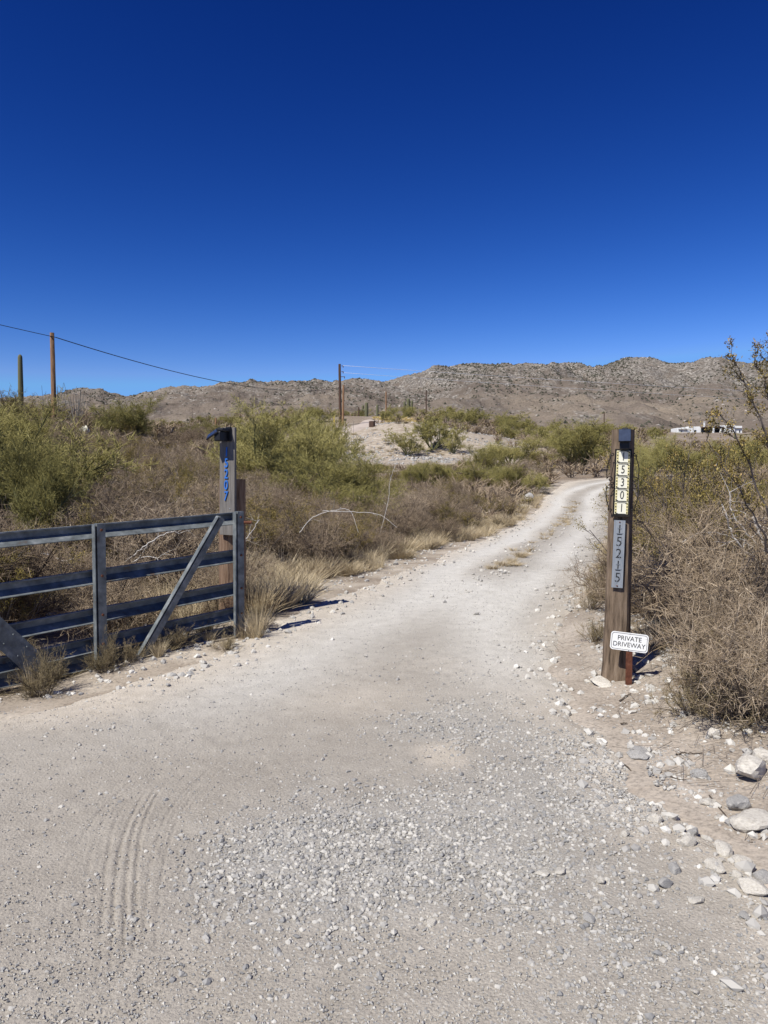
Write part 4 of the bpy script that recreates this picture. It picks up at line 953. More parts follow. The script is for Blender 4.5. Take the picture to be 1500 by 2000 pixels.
# ================================================================== PLANTS
class Br:
    """a set of curved branches"""
    def __init__(self, P, D, L, R, B): self.P, self.D, self.L, self.R, self.B = P, unit(D), L, R, B
    def pos(self, t, i=slice(None)):
        t = np.asarray(t); t = t[:, None] if t.ndim else t
        return self.P[i] + self.L[i][:, None] * (self.D[i] * t + self.B[i] * t * t)
    def tan(self, t, i): return unit(self.D[i] + 2 * self.B[i] * t[:, None])
    def emit(self, g, K, tint, taper=0.6, sides=3, mi=0):
        n = len(self.P); tn = np.clip(tint + 0.22 * rng.normal(size=n), 0, 1)
        for k in range(K):
            t0, t1 = k / K, (k + 1) / K
            g.prisms(self.pos(np.full(n, t0)), self.pos(np.full(n, t1)), self.R * (1 - taper * t0), self.R * (1 - taper * t1), tn, sides, mi)
    def kids(self, n_per, tmin, spread, lr, up, rr, bend=0.2, tmax=1.0, lvar=0.35, bup=0.0):
        n = len(self.P); i = np.repeat(np.arange(n), n_per); t = rng.uniform(tmin, tmax, len(i))
        d = self.tan(t, i) * (1 - spread) + unit(rng.normal(size=(len(i), 3))) * spread + np.array([0, 0, up])
        L = self.L[i] * lr * (1 + lvar * rng.uniform(-1, 1, len(i))) * (1.15 - 0.4 * t)
        return Br(self.pos(t, i), d, L, self.R[i] * rr * (1 - 0.4 * t), bend * rng.normal(size=(len(i), 3)) + np.array([0, 0, bup]))
def stems(n, tilt0, tilt1, L, R, bend, spreadr=0.1, bup=0.0):
    a = rng.uniform(0, 2 * math.pi, n) if n > 6 else np.arange(n) * 2 * math.pi / n + rng.uniform(-.4, .4, n)
    th = np.radians(rng.uniform(tilt0, tilt1, n))
    D = np.stack([np.sin(th) * np.cos(a), np.sin(th) * np.sin(a), np.cos(th)], -1)
    P = D * np.array([1, 1, 0]) * spreadr * rng.random((n, 1)) - np.array([0, 0, 0.04])
    return Br(P, D, L * rng.uniform(0.75, 1.15, n), np.full(n, R), bend * rng.normal(size=(n, 3)) + np.array([0, 0, bup]))
def spikes_of(g, br, r, tint, tv=0.2, mi=0):
    n = len(br.P); g.spikes(br.P, br.pos(np.ones(n)), r, np.clip(tint + tv * rng.normal(size=n), 0, 1), mi)
def norm_set(parts):
    """scale geos of one plant so that it is 1 wide and 1 tall; returns them"""
    V = np.concatenate([np.concatenate(p.V) for p in parts if p.n])
    w = 0.5 * ((np.percentile(V[:, 0], 98.5) - np.percentile(V[:, 0], 1.5)) + (np.percentile(V[:, 1], 98.5) - np.percentile(V[:, 1], 1.5))); h = np.percentile(V[:, 2], 99)
    return w, h
PROTO = {}                                               # kind -> list of dict(parts=[(name, mesh, geo)], w, h)
def add_proto(kind, parts):
    """parts: list of (part name, Geo, material)"""
    w, h = norm_set([p[1] for p in parts])
    PROTO.setdefault(kind, []).append(dict(parts=[(n, g.mesh(n, [m])) for n, g, m in parts], geos=[(g, m) for n, g, m in parts], w=w, h=h))
def palo_verde(k2, k3, k4, tw, twl):
    wood = Geo(); tg = Geo()
    s = stems(6, 18, 58, 1.25, 0.055, 0.12, 0.12, 0.05); s.emit(wood, 5, 0.3, 0.5, 6)
    a = s.kids(6, 0.25, 0.42, 0.80, 0.14, 0.55, 0.15); a.emit(wood, 3, 0.45, 0.5, 4)
    b_ = a.kids(k2, 0.2, 0.48, 0.60, 0.16, 0.5, 0.18); b_.emit(wood, 2, 0.6, 0.6, 3)
    c = b_.kids(k3, 0.15, 0.50, 0.62, 0.20, 0.5, 0.15); c.emit(tg, 2, 0.35, 0.6, 3)
    d = c.kids(k4, 0.1, 0.55, 0.55, 0.16, 0.6, 0.15); spikes_of(tg, d, tw, 0.45)
    e = d.kids(3, 0.1, 0.5, 0.6 * twl, 0.14, 0.6, 0.15); spikes_of(tg, e, tw * 0.8, 0.62)
    return [('stem', wood, M['pv_wood']), ('crown', tg, M['pv_twig'])]
def bare_shrub(n0, n1, n2, n3, tilt=62, tw=0.0034, tint=0.5):
    wood = Geo(); tg = Geo()
    s = stems(n0, 5, tilt, 0.62, 0.013, 0.14, 0.10, 0.05); s.emit(wood, 3, 0.35, 0.55, 4)
    a = s.kids(n1, 0.2, 0.50, 0.62, 0.08, 0.55, 0.2); a.emit(wood, 2, 0.6, 0.6, 3)
    b_ = a.kids(n2, 0.15, 0.58, 0.58, 0.06, 0.6, 0.2); b_.emit(tg, 2, tint - 0.08, 0.6, 3)
    c = b_.kids(n3, 0.1, 0.62, 0.60, 0.06, 0.5, 0.2); spikes_of(tg, c, tw, tint)
    d = c.kids(1, 0.3, 0.6, 0.7, 0.05, 0.5, 0.2); spikes_of(tg, d, tw * 0.8, tint + 0.12)
    return [('stem', wood, M['bare_wood']), ('twigs', tg, M['bare_twig'])]
def dry_bush(n0, n1, n2, lf):
    wood = Geo(); tg = Geo()
    s = stems(n0, 3, 74, 0.42, 0.006, 0.14, 0.10, 0.08); s.emit(wood, 2, 0.6, 0.6, 3)
    a = s.kids(n1, 0.25, 0.42, 0.52, 0.10, 0.6, 0.2); a.emit(tg, 2, 0.35, 0.6, 3)
    b_ = a.kids(n2, 0.2, 0.45, 0.5, 0.12, 0.6, 0.2); spikes_of(tg, b_, 0.0028, 0.5)
    m = len(b_.P); tpos = np.repeat(np.arange(m), lf)
    tg.leaves(b_.pos(rng.uniform(0.25, 1.0, len(tpos)), tpos), rng.uniform(0.008, 0.018, len(tpos)), np.clip(rng.normal(0.6, 0.22, len(tpos)), 0, 1), rng, 0, 0.5, 0.5)
    return [('stem', wood, M['bare_wood']), ('foliage', tg, M['dry_leaf'])]
def creosote(n0, n1, n2, lf, tilt=48, lsz=0.02):
    wood = Geo(); tg = Geo()
    s = stems(n0, 6, tilt, 1.25, 0.014, 0.10, 0.14, 0.06); s.emit(wood, 5, 0.35, 0.6, 5)
    a = s.kids(n1, 0.35, 0.38, 0.45, 0.14, 0.55, 0.15); a.emit(wood, 3, 0.45, 0.6, 4)
    b_ = a.kids(n2, 0.3, 0.45, 0.5, 0.14, 0.55, 0.15); b_.emit(wood, 2, 0.5, 0.6, 3)
    m = len(b_.P); i = np.repeat(np.arange(m), lf)
    pp = b_.pos(rng.uniform(0.25, 1.05, len(i)), i) + rng.normal(size=(len(i), 3)) * 0.022
    tn = np.clip(np.repeat(rng.normal(0.5, 0.18, m), lf) + rng.normal(0, 0.15, len(i)), 0, 1)
    tg.leaves(pp, rng.uniform(lsz * 0.6, lsz * 1.2, len(i)), tn, rng, 0, 0.55, 0.4)
    return [('stem', wood, M['creo_wood']), ('foliage', tg, M['creo_leaf'])]
def grass(n, h, lean, mat='straw', w=0.0028):
    g_ = Geo(); a = rng.uniform(0, 6.283, n); r = 0.09 * np.sqrt(rng.random(n)); th = np.radians(np.abs(rng.normal(0, lean, n)))
    P = np.stack([r * np.cos(a), r * np.sin(a), np.full(n, -0.02)], -1); D = np.stack([np.sin(th) * np.cos(a), np.sin(th) * np.sin(a), np.cos(th)], -1)
    L_ = h * rng.uniform(0.45, 1.1, n)
    br = Br(P, D, L_, np.full(n, w), np.stack([0.22 * np.cos(a), 0.22 * np.sin(a), -0.12 * np.ones(n)], -1) * rng.uniform(0.2, 1.2, (n, 1)))
    tn = np.clip(rng.normal(0.5, 0.22, n), 0, 1)
    g_.prisms(br.pos(np.zeros(n)), br.pos(np.full(n, .5)), w, w * 0.8, tn); g_.spikes(br.pos(np.full(n, .5)), br.pos(np.ones(n)), w * 0.8, tn)
    return [('blades', g_, M[mat])]
for _ in range(3): add_proto('palo_verde', palo_verde(6, 6, 6, 0.0052, 1.0))
for _ in range(3): add_proto('palo_verde_far', palo_verde(4, 4, 4, 0.017, 1.0))
for _ in range(4): add_proto('bare_shrub', bare_shrub(12, 6, 6, 7, 62, 0.0023))
for _ in range(2): add_proto('bare_shrub', bare_shrub(14, 6, 6, 6, 38, 0.0023))
for _ in range(3): add_proto('bare_shrub_far', bare_shrub(8, 5, 4, 3, 60, 0.008))
for _ in range(4): add_proto('dry_bush', dry_bush(30, 6, 5, 3))
for _ in range(2): add_proto('dry_bush_far', dry_bush(9, 3, 3, 1))
for _ in range(3): add_proto('creosote', creosote(13, 6, 6, 34, 48, 0.026))
for _ in range(2): add_proto('creosote_far', creosote(9, 5, 4, 12, 48, 0.045))
for _ in range(4): add_proto('straw_tuft', grass(170, 0.42, 24))
for _ in range(2): add_proto('yellow_tuft', grass(18, 0.35, 30, 'yellow_grass', 0.016))
for _ in range(3): add_proto('straw_tuft_lite', grass(40, 0.42, 24, 'straw', 0.0055))

COUNT = {}
def plant(kind, name, x, y, w, h, label, cat, group=None, var=None, rz=None, parts=True, sink=0.0):
    pr = PROTO[kind]; k = var if var is not None else COUNT.get(kind, 0) % len(pr); COUNT[kind] = COUNT.get(kind, 0) + 1
    p = pr[k]; sc = (w / p['w'], w / p['w'], h / p['h']); rz = random.uniform(0, 6.28) if rz is None else rz
    z = float(drive_z(x, y)) - sink
    if len(p['parts']) == 1:
        o = link(name, p['parts'][0][1], None, (x, y, z), (0, 0, rz)); o.scale = sc
        return tag(o, label, cat, group)
    root = empty(name, (x, y, z), rz); root.scale = sc
    tag(root, label, cat, group)
    for n, me in p['parts']: link(n, me, root)
    return root
def plant_px(kind, name, u, vb, vt, wpx, d, label, cat, group=None, var=None):
    """placed by where its base stands on the ground at distance d"""
    p = on_ground(u, d); top = at(u, vt, d); h = max(0.25, top.z - p.z)
    return plant(kind, name, p.x, p.y, wpx / FPX * d, h, label, cat, group, var)

# ------------------------------------------------------------------ palo verde trees one can tell apart
PV = [ (-20, 760, 370, 14.5, 'big yellow-green palo verde filling the left edge above the gate'),
       (70, 868, 170, 12.8, 'low palo verde bough reaching down behind the left gate rails'),
       (45, 800, 200, 18, 'palo verde behind the right half of the big left one'),
       (-60, 775, 260, 19, 'palo verde behind the left half of the big left one'),
       (-160, 800, 260, 17.5, 'palo verde just beyond the left edge of the picture'),
       (255, 778, 120, 47, 'round palo verde standing alone on the left hillside'),
       (530, 808, 230, 33, 'tall palo verde right of the grey number board'),
       (595, 815, 160, 40, 'palo verde between the number board tree and the far dirt road'),
       (648, 872, 190, 27, 'spreading palo verde leaning towards the driveway thicket'),
       (470, 832, 110, 52, 'palo verde partly behind the grey number board'),
       (385, 826, 70, 62, 'small palo verde left of the tilted solar panel'),
       (845, 822, 96, 92, 'dark dense palo verde on the right of the bare slope'),
       (795, 838, 66, 88, 'palo verde at the foot of the bare slope'),
       (886, 842, 40, 90, 'small round palo verde right of the dense one'),
       (940, 870, 84, 62, 'yellow-green palo verde in the middle thicket'),
       (1000, 856, 110, 74, 'wide palo verde left of the driveway bend'),
       (1052, 832, 60, 110, 'small dark palo verde on the skyline above the bend'),
       (1130, 830, 150, 70, 'large round palo verde behind the driveway bend'),
       (1180, 852, 80, 84, 'palo verde half hidden by the right number post'),
       (875, 794, 66, 152, 'palo verde on the crest right of the far poles'),
       (925, 800, 60, 160, 'crest palo verde above the dense slope tree'),
       (985, 806, 64, 150, 'crest palo verde in line with the middle thicket'),
       (822, 800, 46, 165, 'crest palo verde beside the far saguaros'),
       (620, 800, 60, 130, 'palo verde left of the yellow marker post'),
       (575, 808, 70, 120, 'palo verde on the hill above the number board tree'),
       (700, 800, 50, 170, 'palo verde beyond the leaning pole'),
       (1045, 922, 48, 45, 'small bright green palo verde bush at the inside of the bend'),
       (1270, 852, 90, 58, 'palo verde just right of the right number post'),
       (1345, 868, 110, 52, 'palo verde below the left end of the white house'),
       (1415, 862, 100, 66, 'palo verde below the right end of the white house'),
       (1490, 856, 100, 60, 'palo verde at the right edge under the mountain'),
       (1240, 875, 60, 36, 'thin palo verde close behind the right number post'),
       (1455, 850, 50, 190, 'far palo verde beside the right end of the house'),
       (1305, 852, 46, 200, 'far palo verde beside the left end of the house'),
       (1095, 850, 60, 100, 'palo verde between the bend and the skyline') ]
for k, (u, vt, wpx, d, lab) in enumerate(PV):
    plant_px('palo_verde' if d < 80 else 'palo_verde_far', 'palo_verde_tree', u, 0, vt, wpx, d, lab, 'tree', 'palo verde trees', None)

# ------------------------------------------------------------------ named shrubs close by
NS = [ ('dry_bush', 'weed_clump', 80, 6.15, 0.40, 0.42, 'dry brown weed clump before the gate at the left'),
       ('dry_bush', 'weed_clump', 205, 6.75, 0.34, 0.36, 'dry weed clump at the foot of the middle gate upright'),
       ('dry_bush', 'weed_clump', 262, 7.5, 0.30, 0.22, 'low weed clump at the foot of the diagonal gate brace'),
       ('dry_bush', 'weed_clump', 335, 7.55, 0.42, 0.24, 'grey low weed clump between the brace and the end upright'),
       ('dry_bush', 'weed_clump', 410, 8.0, 0.40, 0.22, 'low weed clump left of the gate end upright'),
       ('dry_bush', 'weed_clump', 500, 8.3, 0.42, 0.28, 'grey-brown weed clump right of the gate end upright'),
       ('dry_bush', 'weed_clump', 140, 6.9, 0.30, 0.24, 'low weed between the two clumps before the gate'),
       ('dry_bush', 'weed_clump', 20, 7.0, 0.45, 0.30, 'weed clump behind the wide gate brace'),
       ('dry_bush', 'dry_bush', 1362, 5.05, 0.42, 0.44, 'rounded brown dry bush before the dark shrubs on the right'),
       ('dry_bush', 'dry_bush', 1425, 5.3, 0.50, 0.5, 'grey-brown dry bush right of the rounded one'),
       ('dry_bush', 'dry_bush', 1290, 6.6, 0.4, 0.34, 'low dry bush right of the sign stake'),
       ('dry_bush', 'dry_bush', 1165, 7.3, 0.34, 0.24, 'low dry bush left of the right post'),
       ('dry_bush', 'dry_bush', 1160, 9.2, 0.36, 0.30, 'dry bush behind the right post on the driveway edge'),
       ('dry_bush', 'dry_bush', 1182, 10.6, 0.5, 0.45, 'taller dry bush behind the metal number strip'),
       ('bare_shrub', 'bare_shrub', 850, 22.5, 1.7, 1.35, 'dark vase-shaped bare shrub at the left driveway edge'),
       ('creosote', 'creosote_bush', 995, 29, 0.8, 0.6, 'small olive creosote in the grass near the upright rock'),
       ('bare_shrub', 'bare_shrub', 1450, 6.3, 1.7, 1.3, 'tangled bare shrub at the right edge above the limestone rock'),
       ('bare_shrub', 'bare_shrub', 1390, 7.0, 1.5, 1.15, 'tangled grey shrub left of the right-edge creosote'),
       ('bare_shrub', 'bare_shrub', 1350, 8.0, 1.3, 1.1, 'grey shrub right of the white sign'),
       ('bare_shrub', 'bare_shrub', 1285, 9.0, 1.3, 1.1, 'grey shrub close behind the right post'),
       ('bare_shrub', 'bare_shrub', 1460, 8.6, 1.8, 1.5, 'bare shrub behind the right-edge creosote'),
       ('creosote', 'creosote_bush', 1345, 10.2, 1.9, 2.3, 'rusty-leaved creosote whose tips reach over the white house'),
       ('creosote', 'creosote_bush', 1270, 11.5, 1.6, 1.7, 'olive creosote behind the right post'),
       ('creosote', 'creosote_bush', 1420, 12.5, 2.0, 1.9, 'creosote in the right thicket under the house'),
       ('creosote', 'creosote_bush', 1500, 11.0, 2.0, 2.0, 'creosote at the right edge in the second row'),
       ('creosote', 'creosote_bush', 1300, 8.3, 1.1, 1.25, 'rusty olive creosote between the grey shrubs right of the post'),
       ('creosote', 'creosote_bush', 1405, 8.4, 1.2, 1.35, 'olive creosote rising from the middle of the right thicket'),
       ('creosote', 'creosote_bush', 1480, 7.4, 1.1, 1.2, 'creosote low at the right edge behind the bare shrub'),
       ('creosote', 'creosote_bush', 1255, 9.9, 1.0, 1.25, 'narrow creosote directly behind the right post'),
       ('bare_shrub', 'bare_shrub', 1455, 5.2, 1.0, 0.85, 'dark tangled shrub directly above the large limestone rock'),
       ('bare_shrub', 'bare_shrub', 1500, 4.75, 1.0, 0.8, 'shrub spilling in from the right edge over the limestone rock'),
       ('bare_shrub', 'bare_shrub', 1440, 5.9, 0.9, 0.8, 'tangled shrub behind the grey-brown dry bush'),
       ('dry_bush', 'dry_bush', 1450, 4.75, 0.55, 0.42, 'brown dry bush left of the shrub that spills in at the right edge'),
       ('dry_bush', 'dry_bush', 1395, 5.8, 0.45, 0.45, 'dry bush in the gap behind the rounded one'),
       ('bare_shrub', 'bare_shrub', 560, 13.5, 1.6, 1.2, 'grey bare shrub right of the tall straw grass'),
       ('creosote', 'creosote_bush', 150, 19, 1.5, 1.3, 'olive brown creosote below the big palo verde'),
       ('creosote', 'creosote_bush', 190, 26, 1.8, 1.2, 'rusty creosote on the hillside under the bare pole'),
       ('creosote', 'creosote_bush', 265, 40, 2.2, 1.0, 'olive creosote below the lone round palo verde') ]
for kind, name, u, d, w, h, lab in NS:
    p = on_ground(u, d); plant(kind, name, p.x, p.y, w, h, lab, 'weed' if name == 'weed_clump' else 'shrub')
# the big creosote whose branches cross the sky at the right edge
def limb(g_, gl, pts, r, leaf_from, nl, tips=14):
    P_ = np.array([list(p) for p in pts]); n = len(P_); t = np.linspace(0, n - 1, 22)
    q = np.stack([np.interp(t, range(n), P_[:, k]) for k in range(3)], -1)
    q[1:-1] = 0.25 * q[:-2] + 0.5 * q[1:-1] + 0.25 * q[2:]; q[1:-1] += rng.normal(size=(20, 3)) * 0.012
    tube_geo(q, np.linspace(r, r * 0.3, 22), 5, g_, rng.uniform(0.2, 0.6))
    i0 = int(leaf_from * 21); i = rng.integers(i0, 22, tips); D = unit(np.gradient(q, axis=0)[i]) * 0.6 + unit(rng.normal(size=(tips, 3))) * 0.55 + np.array([0, 0, .2])
    br = Br(q[i], D, rng.uniform(0.06, 0.17, tips), np.full(tips, 0.003), 0.2 * rng.normal(size=(tips, 3))); br.emit(g_, 3, 0.45, 0.6, 3)
    b2 = br.kids(3, 0.3, 0.5, 0.55, 0.15, 0.7, 0.2); b2.emit(g_, 2, 0.5, 0.6, 3)
    for b in (br, b2):
        m = len(b.P); k = np.repeat(np.arange(m), nl)
        gl.leaves(b.pos(rng.uniform(0.3, 1.05, len(k)), k) + rng.normal(size=(len(k), 3)) * 0.012, rng.uniform(0.014, 0.028, len(k)),
                  np.clip(np.repeat(rng.normal(0.5, 0.2, m), nl) + rng.normal(0, 0.15, len(k)), 0, 1), rng, 0, 0.55, 0.3)
cb = on_ground(1600, 5.7); gw, gl = Geo(), Geo()
for pix in ([(1590, 1250, 5.7), (1560, 1030, 5.65), (1510, 880, 5.6), (1465, 770, 5.55), (1428, 690, 5.5)], [(1600, 1250, 5.7), (1575, 980, 5.7), (1530, 850, 5.7), (1495, 760, 5.7), (1475, 690, 5.7)],
            [(1600, 1250, 5.8), (1580, 950, 5.8), (1550, 820, 5.85), (1520, 740, 5.9), (1500, 690, 5.9)], [(1570, 1250, 5.6), (1500, 1000, 5.4), (1440, 860, 5.3), (1400, 800, 5.2)],
            [(1570, 1250, 5.6), (1490, 1050, 5.4), (1440, 950, 5.3), (1380, 860, 5.3)], [(1610, 1250, 5.8), (1560, 1000, 6.0), (1500, 850, 6.1), (1470, 790, 6.2)],
            [(1620, 1250, 5.8), (1660, 900, 5.7), (1680, 700, 5.6), (1690, 600, 5.6)], [(1620, 1250, 5.8), (1620, 900, 5.9), (1590, 700, 6.0), (1570, 620, 6.0)]):
    pts = [cb + Vector((rng.normal() * 0.05, rng.normal() * 0.05, -0.05))] + [at(*q) for q in pix]
    limb(gw, gl, [p - cb for p in pts], 0.0105, 0.66, 14, 12)
root = empty('creosote_bush', cb); tag(root, 'tall creosote whose leafy branches cross the sky at the right edge', 'shrub')
link('stem', gw.mesh('stem', [M['creo_wood']]), root); link('foliage', gl.mesh('foliage', [M['creo_leaf']]), root)

# ------------------------------------------------------------------ bleached dead branches
def dead_branch(pix, d, label, r=0.010, twig=7, name='dead_branch'):
    P_ = []
    for q in pix: P_.append(at(q[0], q[1], q[2] if len(q) > 2 else d))
    for i in range(len(P_)):
        gz_ = tz(P_[i].x, P_[i].y) + 0.012
        if P_[i].z < gz_: P_[i].z = gz_
    o0 = P_[0].copy(); A_ = np.array([list(p - o0) for p in P_]); n = len(A_); t = np.linspace(0, n - 1, 8 * (n - 1) + 1)
    q = np.stack([hermite(np.arange(n), A_[:, k])(t) for k in range(3)], -1); q[1:-1] += rng.normal(size=(len(q) - 2, 3)) * r * 0.5
    g_ = tube_geo(q, np.linspace(r, r * 0.45, len(q)), 5, None, 0.6)
    i = rng.integers(1, len(q), twig); br = Br(q[i], unit(np.gradient(q, axis=0)[i]) * 0.5 + unit(rng.normal(size=(twig, 3))) * 0.6, rng.uniform(8, 26, twig) * r, np.full(twig, r * 0.4), 0.2 * rng.normal(size=(twig, 3)))
    br.emit(g_, 3, 0.5, 0.7, 3); br.kids(2, 0.3, 0.5, 0.5, 0, 0.7).emit(g_, 2, 0.5, 0.7, 3)
    o = link(name, g_.mesh(name, [M['bleached']]), None, o0)
    return tag(o, label, 'branch', 'bleached dead branches')
dead_branch([(585, 1040), (612, 1010), (660, 995), (685, 1000), (700, 1040)], 12.6, 'white arched dead branch in the thicket right of the gate', 0.007)
dead_branch([(630, 998), (690, 1000), (740, 1005), (775, 1030)], 12.7, 'white dead branch trailing right from the arched one', 0.006)
dead_branch([(470, 1062), (490, 1040), (507, 1015)], 10.0, 'short forked white branch right of the gate end', 0.010)
dead_branch([(740, 1050), (758, 980), (762, 940), (775, 900)], 16.5, 'thin upright pale branch left of the vase-shaped shrub', 0.006)
dead_branch([(0, 1110), (40, 1088), (90, 1082), (140, 1105)], 9.4, 'pale dead branch arching behind the gate at the left edge', 0.014)
dead_branch([(245, 1098), (285, 1065), (330, 1040), (350, 1042)], 9.6, 'pale dead branch behind the gate right of the middle upright', 0.011)
dead_branch([(255, 1100), (280, 1088), (305, 1090), (318, 1110)], 9.4, 'small curled pale branch behind the second gate rail', 0.008)
dead_branch([(30, 1130), (34, 1100), (50, 1120)], 9.3, 'short pale twig hanging behind the second gate rail', 0.008)
dead_branch([(1355, 1285), (1385, 1260), (1440, 1232), (1500, 1215)], 6.2, 'long white branch slanting up to the right edge', 0.011)
dead_branch([(1420, 1285), (1450, 1262), (1510, 1232)], 6.0, 'second white branch below the long slanting one', 0.012)
dead_branch([(1300, 1225), (1320, 1210), (1342, 1195)], 7.0, 'short pale branch left of the long slanting one', 0.006)
dead_branch([(1400, 1225), (1430, 1210), (1460, 1208)], 6.4, 'pale branch just above the long slanting one', 0.007)
dead_branch([(1500, 1110), (1440, 1060), (1420, 1010), (1410, 985)], 6.6, 'grey branch leaning left in the right thicket', 0.010)
dead_branch([(1505, 1090), (1450, 1030), (1430, 1000), (1425, 960)], 6.9, 'grey branch parallel to the left-leaning one', 0.010)
dead_branch([(1330, 1060), (1370, 1040), (1420, 1045), (1470, 1060)], 7.4, 'pale horizontal branch in the right thicket', 0.007)
dead_branch([(1300, 1100), (1375, 1080), (1430, 1082)], 7.6, 'thin pale branch crossing low in the right thicket', 0.006)
dead_branch([(1470, 1010), (1490, 1060), (1500, 1110)], 6.5, 'short thick grey branch at the right edge', 0.012)
def stick(pix, label, r=0.006, mat='bare_wood'):
    P_ = [hit(u, v) for u, v in pix]
    for p in P_: p.z = float(drive_z(p.x, p.y)) + r * 0.8
    o0 = P_[0].copy(); A_ = np.array([list(p - o0) for p in P_]); t = np.linspace(0, len(A_) - 1, 10)
    q = np.stack([np.interp(t, range(len(A_)), A_[:, k]) for k in range(3)], -1); q[:, 2] += 0.006 * np.abs(rng.normal(size=10))
    return tag(link('fallen_stick', tube_geo(q, np.linspace(r, r * 0.5, 10), 5, None, 0.4).mesh('fallen_stick', [M[mat]]), None, o0), label, 'stick', 'fallen sticks')
stick([(1210, 1372), (1232, 1358)], 'short dark stick lying before the right post')
stick([(1215, 1490), (1250, 1512), (1310, 1520), (1340, 1528)], 'long thin twig lying on the dust right of the apron', 0.004)
stick([(1320, 1476), (1372, 1473)], 'straight stick below the rounded dry bush', 0.005)
stick([(1212, 1418), (1225, 1416)], 'tiny dark stick on the dust below the post', 0.006)
stick([(1385, 1560), (1420, 1600), (1450, 1640)], 'dark twig lying down the right bank', 0.004)
stick([(1350, 1610), (1400, 1630), (1470, 1650)], 'dark twig lying across the right bank', 0.004)
stick([(1400, 1655), (1440, 1645), (1490, 1640)], 'dark twig above the stone heap', 0.004)

# ------------------------------------------------------------------ saguaros, ocotillos, pale cactus
def column(g_, pts, radii, ribs=14, per=3):
    pts = np.asarray(pts, float); n = len(pts); tang = np.gradient(pts, axis=0); a, b = frame(tang)
    ang = np.arange(ribs * per) * 2 * math.pi / (ribs * per); mod = 1 + 0.10 * np.cos(ang * ribs)
    V = (pts[:, None] + (a[:, None] * np.cos(ang)[None, :, None] + b[:, None] * np.sin(ang)[None, :, None]) * (np.asarray(radii)[:, None] * mod[None])[:, :, None]).reshape(-1, 3)
    S_ = ribs * per; F = [grid_faces(n, S_), np.array([(i * S_ + S_ - 1, i * S_, (i + 1) * S_, (i + 1) * S_ + S_ - 1) for i in range(n - 1)])]
    g_.add(V, F, np.tile(0.5 + 0.45 * np.cos(ang * ribs), n))
def saguaro(u, d, vtop, r, label, arms=()):
    b = on_ground(u, d); h = at(u, vtop, d).z - b.z
    o = empty('saguaro_cactus', b, random.uniform(-.3, .3)); tag(o, label, 'cactus', 'saguaro cacti')
    t = np.concatenate([np.linspace(0, 0.95, 10), [0.97, 0.985, 0.995, 1.0]]); rad = r * np.concatenate([np.linspace(0.8, 1.0, 5), np.linspace(1.0, 0.86, 5), [0.78, 0.6, 0.36, 0.02]])
    g_ = Geo(); column(g_, np.stack([0 * t, 0 * t, t * h], -1), rad); link('trunk', g_.mesh('trunk', [M['saguaro']], True), o)
    for (sx, z0, z1) in arms:
        k = np.linspace(0, 1, 6); ax = sx * (r + 0.35 * r * 0 + 0.9 * r * np.sin(k * math.pi / 2)); azz = z0 * h + r * 1.2 * (1 - np.cos(k * math.pi / 2))
        pts = [(0, 0, z0 * h)] + [(ax[i] + sx * r * 0.2, 0, azz[i]) for i in range(6)] + [(sx * r * 2.1, 0, zz) for zz in np.linspace(z0 * h + r * 1.6, z1 * h, 6)] + [(sx * r * 2.1, 0, z1 * h + q) for q in (0.3 * r, 0.5 * r, 0.6 * r)]
        rr = np.array([0.5] + [0.6] * 6 + [0.62] * 6 + [0.5, 0.3, 0.02]) * r
        g_ = Geo(); column(g_, pts, rr, 12); link('arm', g_.mesh('arm', [M['saguaro']], True), o)
saguaro(45, 62, 692, 0.185, 'tall armless saguaro standing above the big left palo verde')
saguaro(716, 145, 786, 0.33, 'pale saguaro right of the far poles', ((-1, 0.45, 0.75),))
saguaro(797, 150, 778, 0.34, 'saguaro with close-set arms right of the slim brown pole', ((-1, 0.2, 0.8), (1, 0.15, 0.85)))
saguaro(737, 190, 790, 0.32, 'faint saguaro behind the slim brown pole')
saguaro(1433, 130, 845, 0.18, 'slim saguaro below the right end of the white house')
def ocotillo(u, d, vtop, n, label, spread=0.5):
    b = on_ground(u, d); h = at(u, vtop, d).z - b.z; g_ = Geo()
    s = stems(n, 4, 30 * spread * 2, h, 0.022, 0.05, 0.1); s.L = h * rng.uniform(0.7, 1.05, n); s.emit(g_, 6, 0.5, 0.6, 4)
    k = np.repeat(np.arange(n), 40); g_.leaves(s.pos(rng.random(len(k)), k), 0.03, rng.random(len(k)), rng)
    return tag(link('ocotillo', g_.mesh('ocotillo', [M['ocotillo']]), None, b), label, 'ocotillo', 'ocotillos on the left rise')
ocotillo(118, 50, 745, 12, 'ocotillo wands just behind the bare pole', 0.7)
ocotillo(152, 47, 752, 26, 'dense ocotillo right of the bare pole', 0.6)
ocotillo(88, 55, 752, 9, 'thin ocotillo left of the bare pole', 0.8)
ocotillo(690, 60, 828, 7, 'thin wand-like ocotillo rising before the bare slope', 0.25)
def prickly(u, d, label):
    b = on_ground(u, d); o = empty('prickly_pear', b); tag(o, label, 'cactus')
    v, f = ICO1
    for k in range(9):
        me = build_mesh('pad', v * np.array([0.16, 0.045, 0.20]), [f], np.full(len(v), random.random()), [M['pad']], None, True)
        q = link('pad', me, o, (random.uniform(-.35, .35), random.uniform(-.1, .1), 0.18 + random.uniform(0, .55)), (random.uniform(-.3, .3), random.uniform(-.5, .5), random.uniform(-.8, .8)))
prickly(163, 44, 'pale dry prickly pear between the bare pole and the lone palo verde')

